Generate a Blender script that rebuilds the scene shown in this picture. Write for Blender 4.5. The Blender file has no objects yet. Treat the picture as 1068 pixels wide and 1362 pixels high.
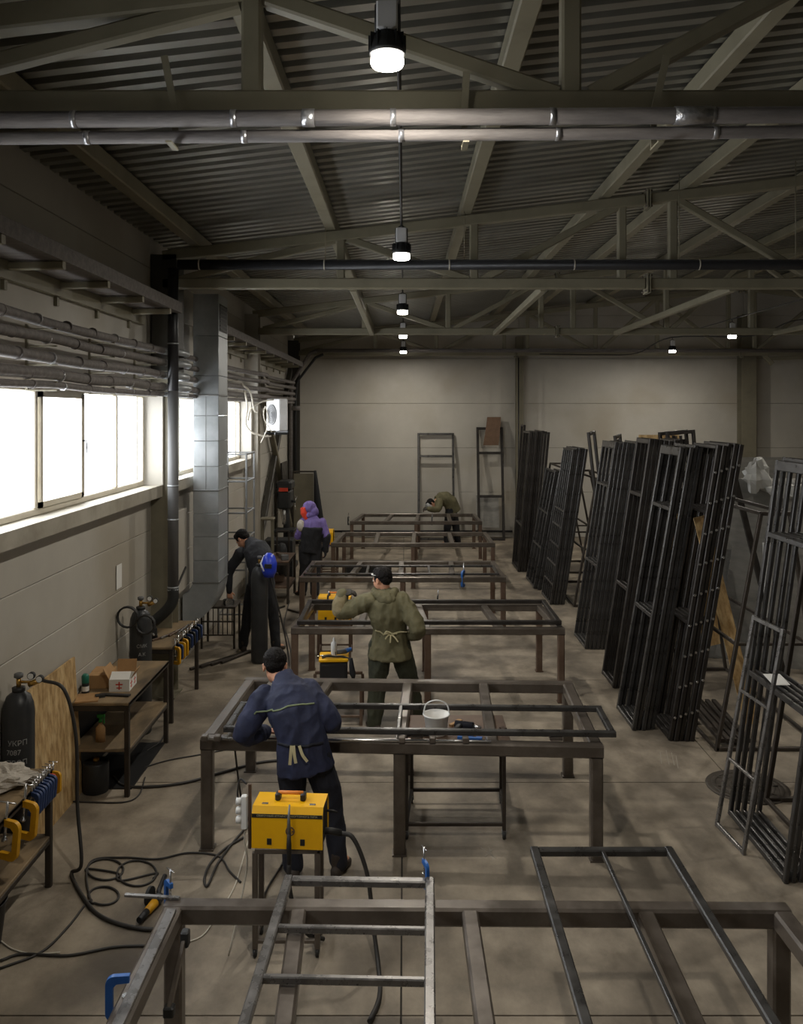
import bpy, bmesh, math, random
from mathutils import Vector, Matrix, noise, Quaternion
from mathutils.bvhtree import BVHTree

random.seed(11)
SC = bpy.context.scene
COL = SC.collection
PI = math.pi

# ------------------------------------------------------------------ camera
cam_d = bpy.data.cameras.new('camera')
cam = bpy.data.objects.new('camera', cam_d)
COL.objects.link(cam)
cam.location = (0, 0, 3.5)
cam.rotation_euler = (PI / 2, 0, 0)
cam_d.sensor_fit = 'HORIZONTAL'
cam_d.sensor_width = 36.0
cam_d.lens = 36.0 * 1140.0 / 1068.0
cam_d.shift_x = (534 - 538) / 1068.0
cam_d.shift_y = (548 - 681) / 1068.0
cam_d.clip_start = 0.05
cam_d.clip_end = 300
SC.camera = cam

# ------------------------------------------------------------------ world: bright overcast sky
wd = bpy.data.worlds.new('overcast_sky')
SC.world = wd
wd.use_nodes = True
bg = wd.node_tree.nodes['Background']
bg.inputs[0].default_value = (1.0, 1.0, 0.985, 1)
SKY = 9.5
bg.inputs[1].default_value = SKY

# ------------------------------------------------------------------ exposure
SC.view_settings.view_transform = 'Standard'
SC.view_settings.look = 'None'
SC.view_settings.gamma = 1.0
SC.view_settings.use_curve_mapping = False
SC.view_settings.exposure = 0.0
LAMP_W = 62.0           # high-bay lamp power, used by the lamp builder

# ------------------------------------------------------------------ helpers
Z = Vector((0, 0, 1))
def V(*a): return Vector(a if len(a) > 1 else a[0])

class MB:
    def __init__(s): s.v = []; s.f = []; s.sm = []
    def add(s, vs, fs, smooth=False):
        o = len(s.v)
        s.v += [tuple(x) for x in vs]
        for f in fs:
            s.f.append(tuple(i + o for i in f)); s.sm.append(smooth)
        return s
    def box(s, c, size, rot=None, taper=None):
        hx, hy, hz = size[0] / 2, size[1] / 2, size[2] / 2
        vs = []
        for z in (-1, 1):
            t = taper if (taper and z > 0) else 1.0
            for x, y in ((-1, -1), (1, -1), (1, 1), (-1, 1)):
                p = Vector((x * hx * t, y * hy * t, z * hz))
                if rot is not None: p = rot @ p
                vs.append(p + Vector(c))
        return s.add(vs, [(3, 2, 1, 0), (4, 5, 6, 7), (0, 1, 5, 4), (1, 2, 6, 5), (2, 3, 7, 6), (3, 0, 4, 7)])
    def b2(s, p0, p1):
        return s.box([(a + b) / 2 for a, b in zip(p0, p1)], [abs(b - a) for a, b in zip(p0, p1)])
    def rbox(s, c, size, r=0.01, rot=None):
        # box with chamfered edges
        hx, hy, hz = size[0] / 2, size[1] / 2, size[2] / 2
        rings = []
        for z, k in ((-hz, r), (-hz + r, 0), (hz - r, 0), (hz, r)):
            a, b = hx - k, hy - k
            ring = [(a - r, -b), (a, -b + r), (a, b - r), (a - r, b), (-a + r, b), (-a, b - r), (-a, -b + r), (-a + r, -b)]
            rings.append([Vector((x, y, z)) for x, y in ring])
        vs = [p for q in rings for p in q]
        if rot is not None: vs = [rot @ p for p in vs]
        vs = [p + Vector(c) for p in vs]
        fs = [tuple(range(7, -1, -1)), tuple(range(24, 32))]
        for k in range(3):
            for i in range(8):
                j = (i + 1) % 8
                fs.append((k * 8 + i, k * 8 + j, k * 8 + 8 + j, k * 8 + 8 + i))
        return s.add(vs, fs)
    def beam(s, p0, p1, w, h, up=(0, 0, 1), ch=None):
        # rectangular hollow section between two points: w sideways, h along up, chamfered edges
        p0, p1 = Vector(p0), Vector(p1)
        d = (p1 - p0).normalized()
        u = Vector(up)
        if abs(d.dot(u)) > 0.99: u = Vector((0, 1, 0))
        x = d.cross(u).normalized(); u = x.cross(d).normalized()
        a, b = w / 2, h / 2
        c = min(w, h) * 0.13 if ch is None else ch
        if c > 0:
            pr = [(a - c, -b), (a, -b + c), (a, b - c), (a - c, b), (-a + c, b), (-a, b - c), (-a, -b + c), (-a + c, -b)]
        else:
            pr = [(a, -b), (a, b), (-a, b), (-a, -b)]
        n = len(pr)
        vs = [p0 + x * i + u * j for i, j in pr] + [p1 + x * i + u * j for i, j in pr]
        fs = [tuple(range(n - 1, -1, -1)), tuple(range(n, 2 * n))]
        fs += [(i, (i + 1) % n, n + (i + 1) % n, n + i) for i in range(n)]
        fs = [tuple(reversed(f)) for f in fs]
        return s.add(vs, fs)
    def angle(s, p0, p1, w, t, up=(0, 0, 1), side=1):
        # L section
        p0, p1 = Vector(p0), Vector(p1)
        d = (p1 - p0).normalized(); u = Vector(up)
        if abs(d.dot(u)) > 0.99: u = Vector((0, 1, 0))
        x = d.cross(u).normalized() * side; u = (x * side).cross(d).normalized()
        pr = [(0, 0), (w, 0), (w, t), (t, t), (t, w), (0, w)]
        vs = [p0 + x * i + u * j for i, j in pr] + [p1 + x * i + u * j for i, j in pr]
        fs = [(5, 4, 3, 0), (3, 2, 1, 0), (6, 9, 10, 11), (6, 7, 8, 9)]
        fs += [(i, (i + 1) % 6, 6 + (i + 1) % 6, 6 + i) for i in range(6)]
        return s.add(vs, fs)
    def tube(s, pts, r, n=8, cap=True, smooth=True):
        pts = [Vector(p) for p in pts]
        rr = r if isinstance(r, (list, tuple)) else [r] * len(pts)
        t0 = (pts[1] - pts[0]).normalized()
        ref = Vector((0, 0, 1)) if abs(t0.z) < 0.9 else Vector((1, 0, 0))
        x = t0.cross(ref).normalized()
        vs = []
        for k, p in enumerate(pts):
            if k == 0: t = t0
            elif k == len(pts) - 1: t = (pts[k] - pts[k - 1]).normalized()
            else:
                t = (pts[k + 1] - pts[k]).normalized() + (pts[k] - pts[k - 1]).normalized()
                t = t.normalized() if t.length > 1e-6 else (pts[k] - pts[k - 1]).normalized()
            x = (x - t * x.dot(t))
            x = x.normalized() if x.length > 1e-6 else t.orthogonal().normalized()
            y = t.cross(x)
            for i in range(n):
                a = 2 * PI * i / n
                vs.append(p + (x * math.cos(a) + y * math.sin(a)) * rr[k])
        fs = []
        for k in range(len(pts) - 1):
            for i in range(n):
                j = (i + 1) % n
                fs.append((k * n + i, k * n + j, k * n + n + j, k * n + n + i))
        s.add(vs, fs, smooth)
        if cap:
            o = len(s.v) - len(vs)
            s.f.append(tuple(o + i for i in range(n - 1, -1, -1))); s.sm.append(False)
            e = o + (len(pts) - 1) * n
            s.f.append(tuple(e + i for i in range(n))); s.sm.append(False)
        return s
    def cyl(s, p0, p1, r0, r1=None, n=16, smooth=True):
        return s.tube([p0, p1], [r0, r0 if r1 is None else r1], n, True, smooth)
    def lathe(s, prof, c=(0, 0, 0), n=20, rot=None, smooth=True, close=True):
        vs = []
        for r, z in prof:
            for i in range(n):
                a = 2 * PI * i / n
                p = Vector((r * math.cos(a), r * math.sin(a), z))
                if rot is not None: p = rot @ p
                vs.append(p + Vector(c))
        fs = []
        for k in range(len(prof) - 1):
            for i in range(n):
                j = (i + 1) % n
                fs.append((k * n + i, k * n + j, k * n + n + j, k * n + n + i))
        s.add(vs, fs, smooth)
        if close:
            o = len(s.v) - len(vs)
            s.f.append(tuple(o + i for i in range(n - 1, -1, -1))); s.sm.append(False)
            e = o + (len(prof) - 1) * n
            s.f.append(tuple(e + i for i in range(n))); s.sm.append(False)
        return s
    def ell(s, c, r, rot=None, n=16, m=10):
        vs = []; c = Vector(c)
        for k in range(1, m):
            th = PI * k / m
            for i in range(n):
                a = 2 * PI * i / n
                p = Vector((r[0] * math.sin(th) * math.cos(a), r[1] * math.sin(th) * math.sin(a), r[2] * math.cos(th)))
                vs.append(p)
        top = len(vs); vs.append(Vector((0, 0, r[2]))); vs.append(Vector((0, 0, -r[2])))
        if rot is not None: vs = [rot @ p for p in vs]
        vs = [p + c for p in vs]
        fs = []
        for k in range(m - 2):
            for i in range(n):
                j = (i + 1) % n
                fs.append((k * n + i, k * n + n + i, k * n + n + j, k * n + j))
        for i in range(n):
            j = (i + 1) % n
            fs.append((top, i, j)); fs.append((top + 1, (m - 2) * n + j, (m - 2) * n + i))
        return s.add(vs, fs, True)
    def rings(s, rs, n=20, smooth=True, p=2.0):
        # loft of (centre, u, v) elliptical rings; p > 2 squares them off
        vs = []
        for c, u, v in rs:
            for i in range(n):
                a = 2 * PI * i / n
                ca, sa = math.cos(a), math.sin(a)
                ca = math.copysign(abs(ca) ** (2 / p), ca); sa = math.copysign(abs(sa) ** (2 / p), sa)
                vs.append(Vector(c) + Vector(u) * ca + Vector(v) * sa)
        fs = []
        for k in range(len(rs) - 1):
            for i in range(n):
                j = (i + 1) % n
                fs.append((k * n + i, k * n + j, k * n + n + j, k * n + n + i))
        fs.append(tuple(range(n - 1, -1, -1)))
        e = (len(rs) - 1) * n
        fs.append(tuple(e + i for i in range(n)))
        return s.add(vs, fs, smooth)
    def prism(s, poly, z0, z1, mat=None):
        # polygon in local xy extruded in z
        n = len(poly)
        vs = [Vector((x, y, z0)) for x, y in poly] + [Vector((x, y, z1)) for x, y in poly]
        if mat is not None: vs = [mat @ p for p in vs]
        fs = [tuple(range(n - 1, -1, -1)), tuple(range(n, 2 * n))]
        fs += [(i, (i + 1) % n, n + (i + 1) % n, n + i) for i in range(n)]
        return s.add(vs, fs)
    def mesh(s, name, mat):
        me = bpy.data.meshes.new(name)
        me.from_pydata(s.v, [], s.f)
        me.polygons.foreach_set('use_smooth', s.sm)
        me.materials.append(mat)
        me.update()
        return me
    def build(s, name, mat, parent=None, loc=(0, 0, 0)):
        return link(name, s.mesh(name, mat), parent, loc)

def link(name, me, parent=None, loc=(0, 0, 0), rot=None):
    o = bpy.data.objects.new(name, me)
    COL.objects.link(o)
    o.location = loc
    if rot is not None: o.rotation_euler = rot
    if parent is not None: o.parent = parent
    return o

def tag(o, label, cat, group=None):
    o['label'] = label; o['category'] = cat
    if group: o['group'] = group
    return o

def thing(name, label, cat, loc=(0, 0, 0), rz=0.0, group=None, rot=None):
    o = bpy.data.objects.new(name, None)
    COL.objects.link(o)
    o.empty_display_size = 0.1
    o.location = loc
    o.rotation_euler = rot if rot is not None else (0, 0, rz)
    return tag(o, label, cat, group)

def struct(o, label=None):
    o['kind'] = 'structure'
    if label: o['label'] = label
    return o

def sempty(name, label=None, loc=(0, 0, 0)):
    o = bpy.data.objects.new(name, None); COL.objects.link(o); o.location = loc
    return struct(o, label)

def copy_tree(o, parent=None):
    c = o.copy(); COL.objects.link(c); c.parent = parent
    for ch in list(o.children): copy_tree(ch, c)
    return c

def recenter(o):
    # move a mesh object's origin to the base centre of its mesh
    me = o.data
    xs = [v.co for v in me.vertices]
    lo = Vector([min(p[i] for p in xs) for i in range(3)]); hi = Vector([max(p[i] for p in xs) for i in range(3)])
    c = Vector(((lo.x + hi.x) / 2, (lo.y + hi.y) / 2, lo.z))
    me.transform(Matrix.Translation(-c)); o.location = Vector(o.location) + c
    return o

def catmull(pts, k=6):
    pts = [Vector(p) for p in pts]
    P = [pts[0] * 2 - pts[1]] + pts + [pts[-1] * 2 - pts[-2]]
    out = []
    for i in range(1, len(P) - 2):
        a, b, c, d = P[i - 1], P[i], P[i + 1], P[i + 2]
        for j in range(k):
            t = j / k
            out.append(0.5 * ((2 * b) + (c - a) * t + (2 * a - 5 * b + 4 * c - d) * t * t + (3 * b - a - 3 * c + d) * t ** 3))
    out.append(pts[-1])
    return out

# ------------------------------------------------------------------ materials
def lin(c):
    return tuple(((x / 255) / 12.92 if x / 255 <= 0.04045 else ((x / 255 + 0.055) / 1.055) ** 2.4) for x in c) + (1,)

def M(name, col, rough=0.6, metal=0.0, col2=None, scale=6.0, stretch=(1, 1, 1), detail=5, lo=0.35, hi=0.7,
      bump=0.0, bscale=None, spec=0.5, r2=None, world=False, col3=None, scale3=1.0):
    m = bpy.data.materials.new(name); m.use_nodes = True
    nt = m.node_tree; N = nt.nodes; L = nt.links
    b = N['Principled BSDF']
    b.inputs['Base Color'].default_value = lin(col)
    b.inputs['Roughness'].default_value = rough
    b.inputs['Metallic'].default_value = metal
    b.inputs['Specular IOR Level'].default_value = spec
    if col2 is None and bump == 0: return m
    mp = N.new('ShaderNodeMapping'); mp.inputs['Scale'].default_value = stretch
    if world:
        g = N.new('ShaderNodeNewGeometry'); L.new(g.outputs['Position'], mp.inputs['Vector'])
    else:
        tc = N.new('ShaderNodeTexCoord'); L.new(tc.outputs['Object'], mp.inputs['Vector'])
    no = N.new('ShaderNodeTexNoise'); no.inputs['Scale'].default_value = scale; no.inputs['Detail'].default_value = detail
    no.inputs['Roughness'].default_value = 0.62
    L.new(mp.outputs[0], no.inputs['Vector'])
    if col2 is not None:
        rp = N.new('ShaderNodeValToRGB')
        rp.color_ramp.elements[0].position = lo; rp.color_ramp.elements[0].color = lin(col)
        rp.color_ramp.elements[1].position = hi; rp.color_ramp.elements[1].color = lin(col2)
        L.new(no.outputs['Fac'], rp.inputs[0])
        out = rp.outputs[0]
        if col3 is not None:
            n3 = N.new('ShaderNodeTexNoise'); n3.inputs['Scale'].default_value = scale3; n3.inputs['Detail'].default_value = 6
            L.new(mp.outputs[0], n3.inputs['Vector'])
            r3 = N.new('ShaderNodeValToRGB'); r3.color_ramp.elements[0].position = 0.5; r3.color_ramp.elements[1].position = 0.68
            L.new(n3.outputs['Fac'], r3.inputs[0])
            mx = N.new('ShaderNodeMix'); mx.data_type = 'RGBA'
            L.new(r3.outputs[0], mx.inputs['Factor']); L.new(out, mx.inputs['A']); mx.inputs['B'].default_value = lin(col3)
            out = mx.outputs['Result']
        L.new(out, b.inputs['Base Color'])
        if r2 is not None:
            mr = N.new('ShaderNodeMapRange'); mr.inputs['From Min'].default_value = lo; mr.inputs['From Max'].default_value = hi
            mr.inputs['To Min'].default_value = rough; mr.inputs['To Max'].default_value = r2
            L.new(no.outputs['Fac'], mr.inputs['Value']); L.new(mr.outputs[0], b.inputs['Roughness'])
    if bump:
        n2 = N.new('ShaderNodeTexNoise'); n2.inputs['Scale'].default_value = bscale or scale * 3; n2.inputs['Detail'].default_value = 4
        L.new(mp.outputs[0], n2.inputs['Vector'])
        bm = N.new('ShaderNodeBump'); bm.inputs['Strength'].default_value = bump; bm.inputs['Distance'].default_value = 0.01
        L.new(n2.outputs['Fac'], bm.inputs['Height']); L.new(bm.outputs[0], b.inputs['Normal'])
    return m

def emis(name, col, strength):
    m = bpy.data.materials.new(name); m.use_nodes = True
    b = m.node_tree.nodes['Principled BSDF']
    b.inputs['Base Color'].default_value = lin(col)
    b.inputs['Emission Color'].default_value = lin(col); b.inputs['Emission Strength'].default_value = strength
    return m

def glassy(name, col, alpha_rough=0.0, mixf=0.9):
    # thin pane: mostly straight-through with a little gloss
    m = bpy.data.materials.new(name); m.use_nodes = True
    nt = m.node_tree; N = nt.nodes; L = nt.links
    N.remove(N['Principled BSDF'])
    t = N.new('ShaderNodeBsdfTransparent'); t.inputs[0].default_value = lin(col)
    g = N.new('ShaderNodeBsdfGlossy'); g.inputs['Roughness'].default_value = 0.05
    mx = N.new('ShaderNodeMixShader'); mx.inputs[0].default_value = 1 - mixf
    L.new(t.outputs[0], mx.inputs[1]); L.new(g.outputs[0], mx.inputs[2])
    L.new(mx.outputs[0], N['Material Output'].inputs[0])
    return m

def brushed(name, dark, light, rough, metal, scale=8, stretch=(1, 1, 1), bump=0.1, lo=0.4, hi=0.72, r2=None):
    return M(name, dark, rough, metal, light, scale, stretch, 7, lo, hi, bump, scale * 4, r2=r2)

MT = dict(
    concrete=M('concrete_floor', (112, 102, 88), 0.6, 0, (158, 146, 128), 2.4, (1, 0.75, 1), 13, 0.36, 0.64, 0.3, 30, 0.4, 0.75, True, (80, 72, 62), 0.9),
    joint=M('floor_joint', (52, 48, 43), 0.9),
    panel=M('wall_panel_paint', (174, 169, 159), 0.55, 0, (186, 181, 170), 0.9, (1, 1, 1), 5, 0.35, 0.7, 0.05, 9, world=True, col3=(166, 158, 143), scale3=0.6),
    seam=M('wall_panel_seam', (110, 106, 97), 0.7),
    roof=M('zinc_roof_sheet', (150, 149, 142), 0.28, 0.85, (172, 171, 164), 1.6, (0.4, 1, 1), 5, 0.35, 0.7, world=True, r2=0.5),
    truss=M('truss_paint', (136, 130, 110), 0.5, 0, (120, 115, 96), 2.5, (1, 1, 1), 6, 0.45, 0.75, 0.05, 20),
    column=M('column_paint', (122, 116, 98), 0.5, 0, (104, 99, 84), 3.0, (1, 1, 1), 6, 0.45, 0.75, 0.05, 20),
    darkcol=M('dark_column_steel', (62, 59, 51), 0.55, 0.1, (50, 47, 41), 4.0),  # also the shade tone of the plates on the column head
    pipe=M('pipe_insulation', (100, 95, 92), 0.7, 0, (120, 114, 110), 3, (1, 6, 6), 4, 0.4, 0.65, 0.3, 18),
    pipeblack=M('black_pipe', (38, 38, 40), 0.4, 0.2, (48, 48, 50), 6),
    tape=M('foil_tape', (200, 200, 202), 0.3, 0.8, (160, 160, 165), 20, bump=0.4, bscale=50),
    galv=M('galvanised_duct', (158, 163, 166), 0.34, 0.45, (178, 182, 185), 2.2, (1, 1, 1), 4, 0.4, 0.62, 0.06, 5, r2=0.46),
    galvseam=M('duct_flange', (128, 129, 128), 0.45, 0.35),
    wframe=M('window_frame_paint', (205, 198, 182), 0.5, 0, (188, 180, 162), 4),
    glass=glassy('window_glass', (250, 252, 255), 0, 0.94),
    sill=M('sill_ledge', (178, 172, 158), 0.6, 0, (150, 143, 128), 3, bump=0.1),
    steel=brushed('bench_steel', (88, 80, 72), (112, 103, 94), 0.28, 0.4, 5, (1, 1, 1), 0.08, r2=0.42),
    steelb=brushed('bench_steel_brown', (92, 72, 58), (112, 94, 79), 0.5, 0.3, 4, (1, 1, 1), 0.1, r2=0.6),
    frame=brushed('door_frame_steel', (64, 62, 60), (82, 80, 78), 0.26, 0.5, 6, (1, 1, 1), 0.06, r2=0.5),
    frameb=brushed('bright_frame_steel', (112, 109, 106), (136, 133, 130), 0.24, 0.6, 7, (1, 1, 1), 0.06, r2=0.42),
    framed=brushed('dark_frame_steel', (50, 46, 43), (64, 60, 56), 0.34, 0.5, 6, (1, 1, 1), 0.06, r2=0.55),
    rack=M('rack_steel', (58, 52, 46), 0.55, 0.5, (78, 70, 62), 5),
    sheet=M('steel_sheet', (126, 124, 118), 0.45, 0.15, (142, 139, 132), 2.5, (1, 1, 4), 5, 0.4, 0.65),
    chrome=M('bright_screw_steel', (205, 205, 205), 0.25, 0.95),
    brass=M('brass', (190, 150, 80), 0.3, 0.9),
    yellow=M('yellow_enamel', (238, 178, 10), 0.38, 0, (226, 164, 8), 6, lo=0.5, hi=0.8),
    yellowd=M('yellow_clamp_enamel', (214, 158, 22), 0.45, 0, (190, 136, 18), 12),
    blue=M('blue_clamp_enamel', (38, 98, 172), 0.4, 0, (30, 80, 146), 14),
    blued=M('navy_clamp_enamel', (42, 62, 104), 0.45, 0, (32, 48, 84), 14),
    red=M('red_enamel', (196, 62, 38), 0.45),
    black=M('black_plastic', (28, 28, 29), 0.5),
    rubber=M('black_rubber', (34, 33, 32), 0.6, 0, (44, 42, 40), 12),
    cable=M('cable_rubber', (48, 45, 42), 0.55),
    white=M('white_plastic', (225, 225, 222), 0.4),
    whitepaint=M('white_appliance_paint', (206, 206, 206), 0.4, 0, (190, 190, 190), 6),
    greyplast=M('grey_plastic', (92, 92, 92), 0.5),
    wire=M('white_wire', (196, 190, 176), 0.5),
    osb=M('osb_board', (192, 160, 110), 0.7, 0, (150, 118, 74), 22, (1, 1, 0.35), 4, 0.4, 0.64, 0.3, 40, col3=(210, 182, 134), scale3=14),
    wood=M('worn_wood_top', (112, 96, 74), 0.65, 0, (146, 124, 92), 4, (1, 0.4, 1), 8, 0.4, 0.66, 0.2, 20, col3=(64, 54, 42), scale3=3),
    card=M('cardboard', (176, 138, 92), 0.75, 0, (160, 122, 80), 8),
    cardd=M('brown_card', (116, 90, 70), 0.75, 0, (100, 78, 60), 8),
    paper=M('paper_white', (226, 224, 218), 0.7),
    cyl=M('gas_cylinder_black', (44, 46, 48), 0.42, 0.1, (58, 58, 58), 5, bump=0.08),
    chalk=M('chalk_marking', (150, 151, 148), 0.8),
    green=M('green_plastic', (40, 150, 70), 0.45),
    greend=M('dark_green_can', (34, 112, 92), 0.4),
    clear=M('milky_plastic', (172, 171, 166), 0.35),
    rag=M('grey_rag', (196, 188, 176), 0.85, 0, (166, 158, 146), 20, bump=0.6, bscale=60),
    skin=M('skin', (206, 152, 122), 0.55, 0, (190, 132, 104), 14, lo=0.45, hi=0.75),
    hair=M('black_hair', (17, 14, 13), 0.6, 0, (30, 26, 23), 60, (1, 1, 0.3), 3, 0.4, 0.7, 0.8, 140, spec=0.15),
    navy=M('navy_work_cloth', (38, 44, 72), 0.75, 0, (28, 33, 56), 5, lo=0.4, hi=0.7, bump=0.35, bscale=28),
    navyd=M('dark_navy_trousers', (24, 27, 40), 0.8, 0, (18, 20, 31), 5, bump=0.35, bscale=28),
    olive=M('olive_canvas', (104, 98, 70), 0.8, 0, (82, 78, 54), 5, lo=0.4, hi=0.7, bump=0.4, bscale=26),
    olived=M('dark_olive_trousers', (54, 56, 38), 0.8, 0, (42, 44, 30), 5, bump=0.4, bscale=26),
    suede=M('pale_suede', (142, 130, 98), 0.85, 0, (118, 106, 78), 10, bump=0.4, bscale=40),
    glove=M('dark_leather_glove', (62, 56, 48), 0.7, 0, (46, 42, 36), 16, bump=0.4, bscale=40),
    purple=M('purple_cloth', (110, 92, 150), 0.75, 0, (90, 74, 128), 8, bump=0.3, bscale=30),
    charcoal=M('charcoal_cloth', (44, 45, 50), 0.8, 0, (33, 34, 38), 6, bump=0.35, bscale=28),
    blackcl=M('black_cloth', (30, 30, 33), 0.82, 0, (23, 23, 26), 6, bump=0.35, bscale=28),
    strap=M('beige_cotton_tape', (176, 166, 128), 0.8),
    hivis=M('lime_piping', (112, 124, 90), 0.6),
    mask=M('orange_red_shield', (228, 74, 52), 0.35),
    maskg=M('grey_welding_mask', (150, 150, 148), 0.4),
    bmask=M('blue_welding_mask', (34, 60, 190), 0.35),
    boot=M('work_boot_leather', (58, 47, 38), 0.6, 0, (44, 36, 30), 12),
    machine=M('dark_machine_paint', (46, 47, 47), 0.5, 0.2, (36, 36, 36), 8),
    castiron=M('cast_iron', (66, 60, 53), 0.6, 0.5, (84, 77, 68), 10, bump=0.2),
    poly=glassy('plastic_film', (214, 214, 210), 0, 0.6),
    eye=M('eye_white', (220, 216, 208), 0.3),
)
# ================================================================== setting
XL, XR, YB, YF = -3.1, 15.0, 24.0, -3.0
RIDGE = 9.0
TRUSS_Y = (4.4, 10.5, 16.7, 22.9)
def roof_z(x):
    return 5.62 + 0.118 * (x - XL) if x <= RIDGE else 5.62 + 0.118 * (RIDGE - XL) - 0.118 * (x - RIDGE)

# floor: concrete slabs with sawn joints
fl = struct(MB().b2((XL - 0.4, YF - 0.4, -0.12), (XR + 0.4, YB + 0.4, -0.012)).build('floor', MT['joint']), 'grey stained concrete floor cast in square bays')
xs = [XL - 0.3, -0.02, 3.1, 6.2, 9.3, 12.4, XR + 0.3]
ys = [YF - 0.3, -1.25, 1.85, 4.97, 8.1, 11.2, 14.3, 17.4, 20.5, YB + 0.3]
g = 0.006
for i in range(len(xs) - 1):
    for j in range(len(ys) - 1):
        MB().b2((xs[i] + g, ys[j] + g, -0.012), (xs[i + 1] - g, ys[j + 1] - g, 0)).build('slab', MT['concrete'], fl)

# walls clad in horizontal sandwich panels
def panel_wall(name, label, axis, at, out, a0, a1, breaks, zs, holes=()):
    # axis 'x': wall plane x=at running along y; 'y': plane y=at running along x. out = direction into the wall
    root = sempty(name, label)
    th = 0.1
    cuts = sorted(set([a0, a1] + [b for b in breaks if a0 < b < a1]))
    for k in range(len(cuts) - 1):
        for q in range(len(zs) - 1):
            s0, s1, z0, z1 = cuts[k] + 0.004, cuts[k + 1] - 0.004, zs[q] + 0.0025, zs[q + 1] - 0.0025
            if any(h[0] - 0.02 <= s0 and s1 <= h[1] + 0.02 and h[2] - 0.02 <= z0 and z1 <= h[3] + 0.02 for h in holes): continue
            m = MB()
            if axis == 'x': m.rbox((at + out * th / 2, (s0 + s1) / 2, (z0 + z1) / 2), (th, s1 - s0, z1 - z0), 0.005)
            else: m.rbox(((s0 + s1) / 2, at + out * th / 2, (z0 + z1) / 2), (s1 - s0, th, z1 - z0), 0.005)
            m.build('panel', MT['panel'], root)
    return root

WZ0, WZ1 = 2.58, 3.74            # window band
WINS = [(1.2, 4.0), (4.4, 10.42), (11.0, 16.45)]
hol = [(a, b, WZ0, WZ1) for a, b in WINS]
brk = [v for w in WINS for v in w]
wl = panel_wall('wall_left', 'pale panelled wall under and over the window band', 'x', XL, -1, YF, YB, brk,
                [0, 0.52, 1.03, 1.55, 2.06, WZ0, WZ1, 4.25, 4.75, 5.25, 5.75], hol)
MB().b2((XL - 0.16, YF, 0), (XL - 0.11, YB, WZ0)).b2((XL - 0.16, YF, WZ1), (XL - 0.11, YB, 6.2)).build('backing', MT['seam'], wl)
for k, (a, b) in enumerate([(YF, WINS[0][0]), (4.0, 4.4), (10.42, 11.0), (16.45, YB)]):
    MB().b2((XL - 0.16, a, WZ0), (XL - 0.11, b, WZ1)).build('backing', MT['seam'], wl)
zb = [0, 1.26, 2.5, 3.74, 5.0, 6.2, 7.4]
wb = panel_wall('wall_back', 'pale panelled back wall of the hall', 'y', YB, 1, XL, XR, [3.2, 9.5], zb)
MB().b2((XL - 0.2, YB + 0.11, 0), (XR + 0.2, YB + 0.16, 7.6)).build('backing', MT['seam'], wb)
wr_ = panel_wall('wall_right', 'panelled wall on the far right side of the hall', 'x', XR, 1, YF, YB, [3, 9, 15, 21], [0, 1.25, 2.5, 3.75, 5.0, 6.4])
MB().b2((XR + 0.11, YF - 0.2, 0), (XR + 0.16, YB + 0.2, 6.6)).build('backing', MT['seam'], wr_)
wf = panel_wall('wall_front', 'panelled wall behind the camera', 'y', YF, -1, XL, XR, [3, 9], zb)
MB().b2((XL - 0.2, YF - 0.16, 0), (XR + 0.2, YF - 0.11, 7.6)).build('backing', MT['seam'], wf)

# corrugated roof deck, ribs across the purlins, a sheet per bay and slope
ce = sempty('ceiling', 'corrugated zinc roof deck')
def deck(y0, y1, x0, x1):
    per = 0.2; vs = []; fs = []
    n = int(round((y1 - y0) / per)); per = (y1 - y0) / n
    prof = []
    for k in range(n):
        y = y0 + k * per
        prof += [(y, 0.09), (y + per * 0.38, 0.09), (y + per * 0.45, 0.0), (y + per * 0.93, 0.0)]
    prof.append((y1, 0.09))
    for x in (x0, x1):
        for y, dz in prof: vs.append((x, y, roof_z(x) + dz))
    p = len(prof)
    fs = [(i, i + 1, p + i + 1, p + i) for i in range(p - 1)]
    m = MB(); m.add(vs, fs)
    m.build('roof_sheet', MT['roof'], ce)
yy = [YF - 0.2, 1.2, 4.3, 7.4, 10.5, 13.6, 16.7, 19.8, YB + 0.2]
for a, b in zip(yy[:-1], yy[1:]):
    deck(a, b, XL - 0.2, 2.97); deck(a, b, 2.97, RIDGE); deck(a, b, RIDGE, XR + 0.2)
m = MB()
m.add([(XL - .3, YF - .3, roof_z(XL) + .15), (RIDGE, YF - .3, roof_z(RIDGE) + .15), (XR + .3, YF - .3, roof_z(XR) + .15),
       (XL - .3, YB + .3, roof_z(XL) + .15), (RIDGE, YB + .3, roof_z(RIDGE) + .15), (XR + .3, YB + .3, roof_z(XR) + .15)],
      [(0, 1, 4, 3), (1, 2, 5, 4)])
m.build('roof_cover', MT['seam'], ce)

# purlins running front to back
for k, px in enumerate((-2.55, -0.9, 0.75, 2.45, 3.5, 5.15, 6.8, 8.4, 9.6, 11.2, 12.8, 14.4)):
    z = roof_z(px)
    m = MB().beam((px, YF, z - 0.085), (px, YB, z - 0.085), 0.14, 0.15, ch=0.012)
    o = struct(m.build('purlin_trim', MT['truss'])); o.name = 'trim_%d' % (k + 1)
    o['label'] = 'olive painted roof purlin running the length of the hall'

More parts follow.
